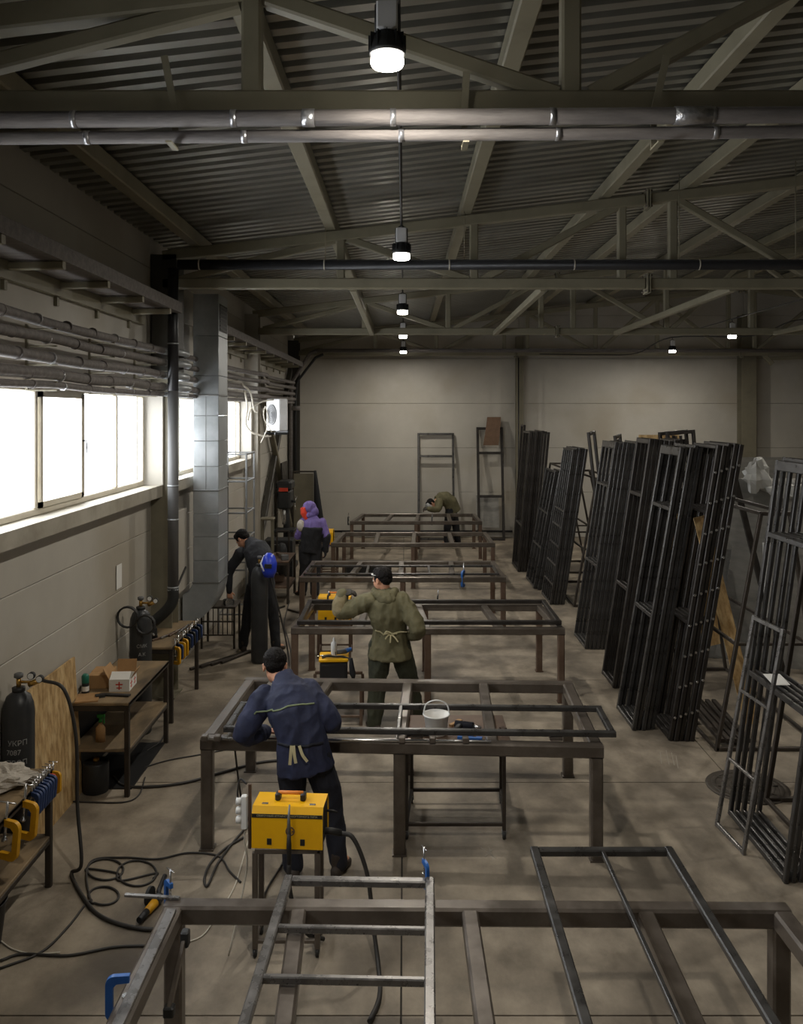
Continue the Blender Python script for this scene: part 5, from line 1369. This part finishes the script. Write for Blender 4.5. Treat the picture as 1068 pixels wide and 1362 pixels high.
# ================================================================== people
def smooth_union(name, mb, mat, parent, voxel, iters=6, wr=0.0, wf=9.0, seed=0.0, base=(0, 0, 0), stretch=(1, 1, 0.55)):
    # one continuous skin grown over overlapping volumes
    me = mb.mesh(name, mat)
    tmp = bpy.data.objects.new(name, me); COL.objects.link(tmp)
    r = tmp.modifiers.new('r', 'REMESH'); r.mode = 'VOXEL'; r.voxel_size = voxel; r.use_smooth_shade = True
    s = tmp.modifiers.new('s', 'SMOOTH'); s.factor = 0.5; s.iterations = iters
    dg = bpy.context.evaluated_depsgraph_get()
    out = bpy.data.meshes.new_from_object(tmp.evaluated_get(dg))
    bpy.data.objects.remove(tmp); bpy.data.meshes.remove(me)
    if wr:
        off = Vector((seed, seed * 1.7, -seed)); st = Vector(stretch)
        ns = [v.normal.copy() for v in out.vertices]
        for v, n_ in zip(out.vertices, ns):
            q = Vector((v.co.x * st.x, v.co.y * st.y, v.co.z * st.z)) * wf + off
            k = noise.noise(q); k2 = noise.noise(q * 0.45 + Vector((7, 3, 1))); 
            k3 = noise.noise(Vector((q.x * 2.3 + q.z * .9, q.y * 2.3, q.z * 1.6 - q.x * .7)))
            v.co += n_ * wr * ((0.9 - 2.6 * abs(k)) + 0.8 * k2 + 0.5 * (0.5 - 1.6 * abs(k3)))
    out.polygons.foreach_set('use_smooth', [True] * len(out.polygons))
    out.materials.clear(); out.materials.append(mat); out.name = name
    out.update()
    return link(name, out, parent)

def limb(mb, pts, rad, n=14, k=4):
    P = catmull(pts, k) if len(pts) > 2 else [Vector(pts[0]).lerp(Vector(pts[1]), i / k) for i in range(k + 1)]
    R = []
    m = len(rad) - 1
    for i in range(len(P)):
        f = i / (len(P) - 1) * m; a = min(int(f), m - 1); t = f - a
        R.append(rad[a] * (1 - t) + rad[a + 1] * t)
    mb.tube(P, R, n)
    mb.ell(P[0], (R[0],) * 3, None, 12, 8); mb.ell(P[-1], (R[-1],) * 3, None, 12, 8)

def torso(mb, spine, sa, sb, prof, n=22, p=2.3):
    # spine: 4+ points pelvis..shoulders; sa, sb side axes at pelvis and shoulders; prof: list of (t, half width, half depth)
    S = catmull(spine, 8)
    rs = []
    for t, w, d in prof:
        f = t * (len(S) - 1)
        i = max(0, min(int(f), len(S) - 2)); c = S[i].lerp(S[i + 1], f - i)
        tan = (S[i + 1] - S[i]).normalized()
        sd = (Vector(sa).normalized() * (1 - min(max(t, 0), 1)) + Vector(sb).normalized() * min(max(t, 0), 1))
        sd = (sd - tan * sd.dot(tan)).normalized(); fw = tan.cross(sd).normalized()
        rs.append((c, sd * w, fw * d))
    mb.rings(rs, n, True, p)

def hand(mb, w, d, nrm, thumb, curl, s=1.0, fat=1.0):
    # w wrist, d towards fingers, nrm palm normal (fingers curl towards it), thumb side
    w, d = Vector(w), Vector(d).normalized(); nrm = Vector(nrm); nrm = (nrm - d * nrm.dot(d)).normalized()
    t = Vector(thumb); t = (t - d * t.dot(d) - nrm * t.dot(nrm)).normalized()
    rs = []
    for q, hw_, ht in ((-0.01, .027, .02), (.02, .034, .017), (.055, .042, .016), (.09, .041, .013), (.098, .034, .009)):
        rs.append((w + d * q * s, t * hw_ * s * fat, nrm * ht * s * fat))
    mb.rings(rs, 14, True, 2.5)
    for off, L, r in ((.030, .070, .0090), (.0105, .080, .0092), (-.0105, .075, .0088), (-.030, .058, .0080)):
        p = w + d * .085 * s + t * off * s
        pts = [p]; dd = d.copy()
        for seg in (.42, .33, .25):
            dd = (Quaternion(t.cross(Vector((0, 0, 0))) if False else d.cross(nrm).normalized(), curl) @ dd).normalized()
            p = p + dd * L * seg * s; pts.append(p)
        mb.tube(pts, [r * s * fat, r * s * fat, r * .95 * s * fat, r * .8 * s * fat], 8); mb.ell(pts[-1], (r * .8 * s * fat,) * 3, None, 8, 6)
    p = w + d * .022 * s + t * .034 * s
    q1 = p + (t * .6 + d * .7 + nrm * .25).normalized() * .038 * s; q2 = q1 + (t * .2 + d * .9 + nrm * .45).normalized() * .033 * s
    mb.tube([p, q1, q2], [.0125 * s * fat, .0110 * s * fat, .0090 * s * fat], 8); mb.ell(q2, (.009 * s * fat,) * 3, None, 8, 6)

def head_frame(c, fwd, up=(0, 0, 1)):
    f = Vector(fwd).normalized(); u = Vector(up); r = f.cross(u).normalized(); u = r.cross(f).normalized()
    return Matrix((r, f, u)).transposed(), Vector(c)
HS = 1.13
def add_head(mb, c, fwd, up, neck):
    R, c = head_frame(c, fwd, up)
    R = R * HS
    E = lambda p, r: mb.ell(c + R @ Vector(p), r, R, 18, 12)
    E((0, -.012, .03), (.074, .094, .084)); E((0, .028, -.03), (.060, .068, .078)); E((0, .045, -.078), (.042, .042, .030))
    E((0, .079, .020), (.046, .016, .010)); E((0, .088, -.056), (.024, .012, .010)); E((.035, .062, -.03), (.02, .02, .02)); E((-.035, .062, -.03), (.02, .02, .02))
    for s in (-1, 1):
        E((s * .077, -.008, -.006), (.009, .020, .031)); E((s * .080, -.016, .010), (.008, .012, .014))
    mb.tube([c + R @ Vector((0, .088, .018)), c + R @ Vector((0, .104, -.012)), c + R @ Vector((0, .108, -.022))], [.008, .011, .013], 8)
    E((0, .1, -.026), (.017, .012, .009))
    limb(mb, [c + R @ Vector((0, -.02, -.05)), Vector(neck)], [.056, .062])
    return R, c
def add_hair(parent, R, c, seed, up=0.0):
    mb = MB()
    E = lambda p, r: mb.ell(c + R @ Vector(p), r, R, 20, 14)
    E((0, -.024, .044), (.0815, .097, .083)); E((0, -.060, .004), (.067, .051, .060)); E((0, .03, .085), (.055, .045, .04))
    for s in (-1, 1): E((s * .071, .012, .022), (.010, .022, .036))
    return smooth_union('hair', mb, MT['hair'], parent, .006, 3, .0035, 60, seed, stretch=(1, 1, 1))
def eyes(parent, R, c):
    for s in (-1, 1): MB().ell(c + R @ Vector((s * .032, .082, .004)), (.012, .008, .008), R, 10, 8).build('eye', MT['eye'], parent)

BODY = ((-.04, .13, .1), (0, .165, .115), (.3, .15, .105), (.62, .165, .12), (.85, .16, .105), (1.0, .10, .07))
def person(label, base, J, jm, tm, bootm, voxel=.010, seed=1.0, jprof=None, gloves=(None, None), wr=.007, curl=(.5, .5), sleeve=(.085, .074, .066, .058, .047), trs=(.108, .100, .080, .072, .068), hem=None):
    b = Vector(base)
    j = {k: ([Vector(q) - b for q in v] if isinstance(v, list) else Vector(v) - b) for k, v in J['p'].items()}
    t = thing('person', label, 'person', b)
    sp = j['spine']
    sa = j['hr'] - j['hl']; sb = j['sr'] - j['sl']
    # ---- body
    mb = MB()
    torso(mb, sp, sa, sb, BODY)
    R, c = add_head(mb, j['head'], J['hf'], J.get('hu', (0, 0, 1)), sp[-1])
    for s in 'lr':
        limb(mb, [j['s' + s], j['e' + s], j['w' + s]], [.055, .048, .040, .036, .027])
        limb(mb, [j['h' + s], j['k' + s], j['a' + s]], [.085, .075, .055, .050, .038])
        limb(mb, [j['a' + s], j['a' + s] + Vector(J['f' + s]).normalized() * .14 + Vector((0, 0, -.05))], [.038, .03])
        dd, nn, th = J['hand_' + s]
        hand(mb, j['w' + s], dd, nn, th, curl[0 if s == 'l' else 1])
    body = smooth_union('body', mb, MT['skin'], t, .0065, 3)
    # ---- trousers
    mb = MB()
    tp = [(-.1, .15, .125), (0, .178, .132), (.25, .168, .125)]
    torso(mb, sp, sa, sb, tp)
    for s in 'lr':
        a = j['a' + s]; limb(mb, [j['h' + s], j['k' + s], a + Vector((0, 0, .0))], list(trs))
    smooth_union('trousers', mb, tm, t, voxel, 5, wr, 9, seed)
    # ---- boots
    for s in 'lr':
        a = j['a' + s]; f = Vector(J['f' + s]).normalized(); sd = f.cross(Z).normalized()
        mb = MB(); z0 = Vector((a.x, a.y, 0))
        h0 = max(a.z - .09, 0)
        z0.z = h0
        rs = []
        for q, w_, hh in ((-.085, .02, .05), (-.075, .036, .075), (-.03, .042, .1), (.04, .043, .085), (.1, .048, .06), (.15, .045, .05), (.185, .03, .04), (.195, .012, .025)):
            rs.append((z0 + f * q + Z * (hh / 2), sd * w_, Z * (hh / 2)))
        mb.rings(rs, 16, True, 3.0); limb(mb, [a + Vector((0, 0, .0)) - f * .02, a + Vector((0, 0, .06)) - f * .02], [.05, .052])
        smooth_union('boot', mb, bootm, t, .008, 3)
    # ---- jacket
    mb = MB()
    jp = jprof or ((-.28, .215, .165), (-.12, .205, .155), (.0, .195, .15), (.3, .18, .138), (.62, .2, .152), (.86, .188, .128), (1.0, .12, .095), (1.12, .078, .078), (1.18, .07, .075))
    torso(mb, sp, sa, sb, jp)
    for s in 'lr':
        sh = j['s' + s]; e = j['e' + s]; w = j['w' + s]
        limb(mb, [sh, e, e.lerp(w, .96)], list(sleeve))
    jk = smooth_union('jacket', mb, jm, t, voxel, 4, wr, 9, seed + 4)
    for k, s in enumerate('lr'):
        if gloves[k] is not None:
            mb = MB(); dd, nn, th = J['hand_' + s]
            hand(mb, j['w' + s], dd, nn, th, curl[k], 1.08, 1.35)
            limb(mb, [j['e' + s].lerp(j['w' + s], .62), j['w' + s]], [.052, .04])
            smooth_union('glove', mb, gloves[k], t, .006, 2, .002, 20, seed)
    return t, j, R, c, jk

def ribbon(name, mat, parent, surf, pts, w, lift=.004):
    # flat tape laid on a garment
    bv = BVHTree.FromPolygons([v.co.copy() for v in surf.data.vertices], [tuple(p.vertices) for p in surf.data.polygons])
    P = []
    for p in catmull(pts, 8):
        hit = bv.find_nearest(p)
        P.append((hit[0] + hit[1] * lift, hit[1]))
    m = MB(); vs = []
    for i, (p, n_) in enumerate(P):
        d = (P[min(i + 1, len(P) - 1)][0] - P[max(i - 1, 0)][0]).normalized(); sd = d.cross(n_).normalized() * w / 2
        vs += [p - sd, p + sd, p + sd + n_ * .003, p - sd + n_ * .003]
    fs = []
    for i in range(len(P) - 1):
        for q in range(4): fs.append((i * 4 + q, i * 4 + (q + 1) % 4, i * 4 + 4 + (q + 1) % 4, i * 4 + 4 + q))
    m.add(vs, fs, True)
    return m.build(name, mat, parent)
def strap(name, mat, parent, pts, w, th=.003, nrm=(0, -1, 0)):
    P = catmull(pts, 6); m = MB(); vs = []; n_ = Vector(nrm)
    for i, p in enumerate(P):
        d = (P[min(i + 1, len(P) - 1)] - P[max(i - 1, 0)]).normalized(); sd = d.cross(n_).normalized() * w / 2
        vs += [p - sd, p + sd, p + sd + n_ * th, p - sd + n_ * th]
    fs = [(0, 1, 2, 3)] + [(i * 4 + q, i * 4 + (q + 1) % 4, i * 4 + 4 + (q + 1) % 4, i * 4 + 4 + q) for i in range(len(P) - 1) for q in range(4)]
    m.add(vs, fs)
    return m.build(name, mat, parent)

# ---------------------------------------------------------------- man in navy
b = (-.66, 6.52, 0)
t, j, R, c, jk = person('person in a navy work suit seen from behind, leaning on the table', b, dict(p=dict(
    spine=[(-.765, 6.50, .92), (-.79, 6.50, 1.07), (-.85, 6.55, 1.24), (-.915, 6.65, 1.38)],
    hl=(-.86, 6.50, .88), hr=(-.66, 6.50, .88), kl=(-.845, 6.50, .48), kr=(-.555, 6.54, .48), al=(-.84, 6.46, .09), ar=(-.50, 6.50, .09),
    sl=(-1.085, 6.63, 1.285), sr=(-.745, 6.63, 1.335), el=(-1.24, 6.58, 1.02), er=(-.565, 6.56, 1.13), wl=(-1.10, 6.76, .975), wr=(-.615, 6.83, 1.06),
    head=(-1.025, 6.78, 1.487)), hf=(-.12, .9, -.42), fl=(-.35, 1, 0), fr=(.35, 1, 0),
    hand_l=((.35, .9, -.1), (0, 0, -1), (1, -.2, 0)), hand_r=((-.1, .95, -.2), (0, -.2, -1), (-1, 0, 0))),
    MT['navy'], MT['navyd'], MT['boot'], .0095, 1.3, wr=.0105, curl=(.35, .45), gloves=(None, MT['blackcl']),
    sleeve=(.098, .090, .078, .068, .055))
add_hair(t, R, c, 2.0)
bb = Vector(b)
ribbon('reflective_piping', MT['hivis'], t, jk, [Vector(p) - bb for p in ((-1.15, 6.45, 1.21), (-1.02, 6.4, 1.275), (-.85, 6.4, 1.31), (-.67, 6.45, 1.315))], .012, .002)
ribbon('apron_band', MT['navyd'], t, jk, [Vector(p) - bb for p in ((-.98, 6.4, 1.02), (-.79, 6.3, 1.03), (-.6, 6.4, 1.03))], .022, .002)
for q, (x0, x1) in enumerate(((-.835, -.845), (-.825, -.80), (-.79, -.715))):
    strap('apron_tie', MT['strap'], t, [Vector(p) - bb for p in (((x0 + x1) / 2 * .3 + x0 * .7, 6.345, 1.03), ((x0 + x1) / 2, 6.325, .97), (x1, 6.315, .90 + .012 * q))], .022)
# collar
mb = MB(); Rc = R
mb.rings([((-.93, 6.66, 1.375) - bb if False else Vector((-.93, 6.665, 1.375)) - bb, (.098, 0, 0.01), (0, .088, .02)), (Vector((-.955, 6.695, 1.42)) - bb, (.082, 0, .01), (0, .076, .02))], 18, True)
smooth_union('collar', mb, MT['navy'], t, .007, 2)

# ---------------------------------------------------------------- man in olive
b = (-.1, 9.55, 0)
t, j, R, c, jk = person('person in an olive canvas jacket raising a gloved left hand', b, dict(p=dict(
    spine=[(-.165, 9.52, .95), (-.165, 9.50, 1.12), (-.185, 9.47, 1.32), (-.205, 9.48, 1.475)],
    hl=(-.265, 9.52, .92), hr=(-.065, 9.52, .92), kl=(-.30, 9.50, .50), kr=(.05, 9.62, .50), al=(-.325, 9.46, .09), ar=(.13, 9.74, .09),
    sl=(-.385, 9.46, 1.415), sr=(-.025, 9.45, 1.415), el=(-.70, 9.49, 1.285), er=(.145, 9.33, 1.14), wl=(-.69, 9.52, 1.475), wr=(.075, 9.52, 1.02),
    head=(-.25, 9.47, 1.645)), hf=(-.72, .62, -.22), fl=(-.5, 1, 0), fr=(.5, .8, 0),
    hand_l=((.9, .05, .25), (.1, .3, -1), (.1, 1, .3)), hand_r=((-.6, .5, -.2), (-.5, -.8, 0), (0, 0, 1))),
    MT['olive'], MT['olived'], MT['boot'], .0100, 5.1, wr=.0125, curl=(.5, .6), gloves=(MT['glove'], MT['glove']),
    jprof=((-.32, .25, .19), (-.18, .232, .175), (.0, .205, .16), (.28, .178, .14), (.6, .215, .158), (.85, .205, .135), (1.0, .125, .1), (1.1, .085, .085)),
    sleeve=(.100, .094, .082, .07, .058), trs=(.125, .115, .095, .09, .082))
add_hair(t, R, c, 6.0); eyes(t, R, c)
bb = Vector(b)
mb = MB()   # hood folded on the shoulders
for a in range(9):
    th = PI * (.0 + a / 8); p0 = Vector((-.215 + .105 * math.cos(th), 9.47 - .085 * math.sin(th), 1.515 - .035 * math.sin(th))) - bb
    mb.ell(p0, (.048, .048, .05), None, 12, 8)
mb.ell(Vector((-.195, 9.37, 1.45)) - bb, (.10, .045, .065), None, 16, 10); mb.ell(Vector((-.215, 9.45, 1.53)) - bb, (.085, .07, .04), None, 16, 10)
smooth_union('hood', mb, MT['olive'], t, .008, 3, .007, 16, 3.0)
mb = MB(); limb(mb, [Vector((-.715, 9.485, 1.31)) - bb, Vector((-.72, 9.49, 1.38)) - bb, Vector((-.695, 9.51, 1.455)) - bb], [.086, .076, .062])
smooth_union('sleeve_guard', mb, MT['suede'], t, .009, 3, .006, 14, 9.0)
ribbon('waist_tape', MT['strap'], t, jk, [Vector(p) - bb for p in ((-.36, 9.35, 1.075), (-.17, 9.25, 1.075), (.03, 9.35, 1.09))], .02, .003)
for q, (x0, x1, z1) in enumerate(((-.16, -.21, 1.03), (-.15, -.155, .99), (-.14, -.07, 1.0), (-.14, -.08, 1.09), (-.16, -.22, 1.085))):
    strap('waist_tie', MT['strap'], t, [Vector(p) - bb for p in ((x0, 9.335, 1.075), ((x0 + x1) / 2, 9.325, (1.08 + z1) / 2 + .008), (x1, 9.32, z1))], .014)
m = MB()    # glasses band over the hair
for i in range(0, 1): pass
pts = [c + R @ Vector((math.cos(a) * .088, math.sin(a) * .104 - .012, .052 + .02 * math.sin(a))) for a in [PI * (.02 + .96 * k / 14) for k in range(15)]]
strap('headband', MT['white'], t, pts, .016, .004, (0, 0, 1))

# ---------------------------------------------------------------- man in the purple hood
b = (-1.78, 16.3, 0)
t, j, R, c, jk = person('person in a purple hood and black overalls with an orange face shield', b, dict(p=dict(
    spine=[(-1.79, 16.30, .95), (-1.77, 16.28, 1.12), (-1.74, 16.27, 1.32), (-1.745, 16.28, 1.47)],
    hl=(-1.89, 16.30, .92), hr=(-1.69, 16.32, .92), kl=(-1.90, 16.33, .50), kr=(-1.70, 16.30, .50), al=(-1.95, 16.36, .09), ar=(-1.70, 16.22, .09),
    sl=(-1.925, 16.28, 1.41), sr=(-1.565, 16.29, 1.40), el=(-2.02, 16.30, 1.14), er=(-1.47, 16.22, 1.13), wl=(-1.96, 16.52, 1.28), wr=(-1.50, 16.27, .88),
    head=(-1.82, 16.30, 1.645)), hf=(-.97, -.1, -.35), fl=(-.8, .6, 0), fr=(-.3, 1, 0),
    hand_l=((.1, .5, .7), (.8, 0, -.3), (0, -.5, .6)), hand_r=((.0, .15, -1), (-1, 0, 0), (0, 1, 0))),
    MT['purple'], MT['blackcl'], MT['boot'], .013, 8.2, wr=.008, curl=(.6, .4), gloves=(MT['blackcl'], MT['blackcl']),
    jprof=((.1, .18, .14), (.3, .185, .14), (.62, .205, .155), (.86, .19, .13), (1.0, .12, .1), (1.12, .085, .085)))
bb = Vector(b)
mb = MB()
torso(mb, j['spine'], j['hr'] - j['hl'], j['sr'] - j['sl'], ((-.2, .2, .155), (0, .2, .152), (.3, .195, .15), (.62, .216, .166), (.68, .214, .164)))
for s in 'lr': limb(mb, [j['h' + s], j['k' + s], j['a' + s]], [.125, .115, .095, .09, .085])
smooth_union('overalls', mb, MT['blackcl'], t, .013, 4, .008, 9, 2.2)
mb = MB(); mb.ell(c + R @ Vector((0, -.02, .03)), (.094, .116, .108), R, 18, 12); mb.ell(c + R @ Vector((0, -.07, -.06)), (.095, .08, .095), R, 18, 12); mb.ell(Vector((-1.79, 16.28, 1.54)) - bb, (.115, .1, .07), None, 16, 10)
smooth_union('hood', mb, MT['purple'], t, .01, 3, .006, 14, 4.0)
mb = MB(); mb.rings([(c + R @ Vector((0, .075, .07)), R @ Vector((.10, 0, 0)), R @ Vector((0, .055, 0))), (c + R @ Vector((0, .09, -.02)), R @ Vector((.104, 0, 0)), R @ Vector((0, .065, 0))), (c + R @ Vector((0, .085, -.14)), R @ Vector((.08, 0, 0)), R @ Vector((0, .05, 0)))], 18)
smooth_union('face_shield', mb, MT['mask'], t, .009, 2)
mb = MB(); mb.ell(Vector((-1.955, 16.215, 1.35)) - bb, (.085, .065, .115), None, 14, 10); smooth_union('shoulder_patch', mb, MT['suedew'] if 'suedew' in MT else MT['rag'], t, .009, 3)
for s in 'lr':
    mb = MB(); limb(mb, [j['e' + s].lerp(j['s' + s], .12), j['e' + s], j['w' + s]], [.078, .076, .072, .062]); smooth_union('sleeve', mb, MT['blackcl'] if s == 'r' else MT['purple'], t, .011, 3, .006, 10, 3)

# ---------------------------------------------------------------- man in black bending by the duct
b = (-2.12, 12.62, 0)
t, j, R, c, jk = person('person in black clothes stooping behind the tall gas cylinder', b, dict(p=dict(
    spine=[(-2.10, 12.58, .97), (-2.09, 12.54, 1.17), (-2.14, 12.57, 1.40), (-2.25, 12.68, 1.53)],
    hl=(-2.22, 12.58, .92), hr=(-2.02, 12.58, .92), kl=(-2.30, 12.58, .50), kr=(-1.93, 12.60, .50), al=(-2.36, 12.55, .09), ar=(-1.88, 12.55, .09),
    sl=(-2.42, 12.66, 1.42), sr=(-2.07, 12.64, 1.48), el=(-2.60, 12.70, 1.13), er=(-1.98, 12.80, 1.15), wl=(-2.60, 12.72, .84), wr=(-2.2, 12.95, 1.0),
    head=(-2.42, 12.80, 1.60)), hf=(-.62, .3, -.78), fl=(-.4, 1, 0), fr=(.5, .8, 0),
    hand_l=((.15, -.05, -1), (0, 1, 0), (1, 0, 0)), hand_r=((-.7, .5, -.3), (0, 0, -1), (0, 1, 0))),
    MT['charcoal'], MT['blackcl'], MT['boot'], .012, 3.4, wr=.008, curl=(.6, .5))
add_hair(t, R, c, 9.0); eyes(t, R, c)
bb = Vector(b)
strap('headband', MT['white'], t, [c + R @ Vector((.09, -.02, .03)), c + R @ Vector((.06, -.03, .09)), c + R @ Vector((0, -.03, .125))], .012, .004, (0, -1, .3))

# ---------------------------------------------------------------- masked man bending at the back
b = (1.22, 22.75, 0)
t, j, R, c, jk = person('person in olive with a grey welding mask bending over the farthest table', b, dict(p=dict(
    spine=[(1.26, 22.72, .98), (1.2, 22.70, 1.12), (1.05, 22.66, 1.22), (.88, 22.60, 1.2)],
    hl=(1.22, 22.62, .94), hr=(1.24, 22.82, .94), kl=(1.14, 22.58, .50), kr=(1.36, 22.84, .50), al=(1.12, 22.52, .09), ar=(1.42, 22.85, .09),
    sl=(.90, 22.42, 1.14), sr=(.92, 22.78, 1.16), el=(.86, 22.28, .98), er=(.80, 22.72, .96), wl=(.62, 22.15, .99), wr=(.62, 22.45, 1.0),
    head=(.70, 22.50, 1.08)), hf=(-.5, -.45, -.75), hu=(-.8, 0, .6), fl=(-1, -.1, 0), fr=(-1, .1, 0),
    hand_l=((-1, .1, -.1), (0, 0, -1), (0, 1, 0)), hand_r=((-1, -.3, -.1), (0, 0, -1), (0, -1, 0))),
    MT['olive'], MT['blackcl'], MT['boot'], .014, 7.7, wr=.008, curl=(.5, .5), gloves=(MT['glove'], MT['glove']),
    jprof=((-.3, .22, .19), (0, .22, .19), (.3, .22, .19), (.62, .235, .19), (.86, .21, .16), (1.0, .13, .11), (1.12, .085, .085)), sleeve=(.105, .1, .09, .08, .065), trs=(.13, .12, .1, .09, .085))
add_hair(t, R, c, 4.0)
mb = MB(); mb.rings([(c + R @ Vector((0, .06, .1)), R @ Vector((.06, 0, 0)), R @ Vector((0, .04, .02))), (c + R @ Vector((0, .09, .04)), R @ Vector((.1, 0, 0)), R @ Vector((0, .06, .02))), (c + R @ Vector((0, .095, -.06)), R @ Vector((.098, 0, 0)), R @ Vector((0, .06, 0))), (c + R @ Vector((0, .08, -.15)), R @ Vector((.07, 0, 0)), R @ Vector((0, .045, 0)))], 18)
mk = smooth_union('welding_mask', mb, MT['maskg'], t, .009, 2)
MB().box(c + R @ Vector((0, .155, .02)), (.1, .008, .045), R).build('visor', MT['black'], mk)
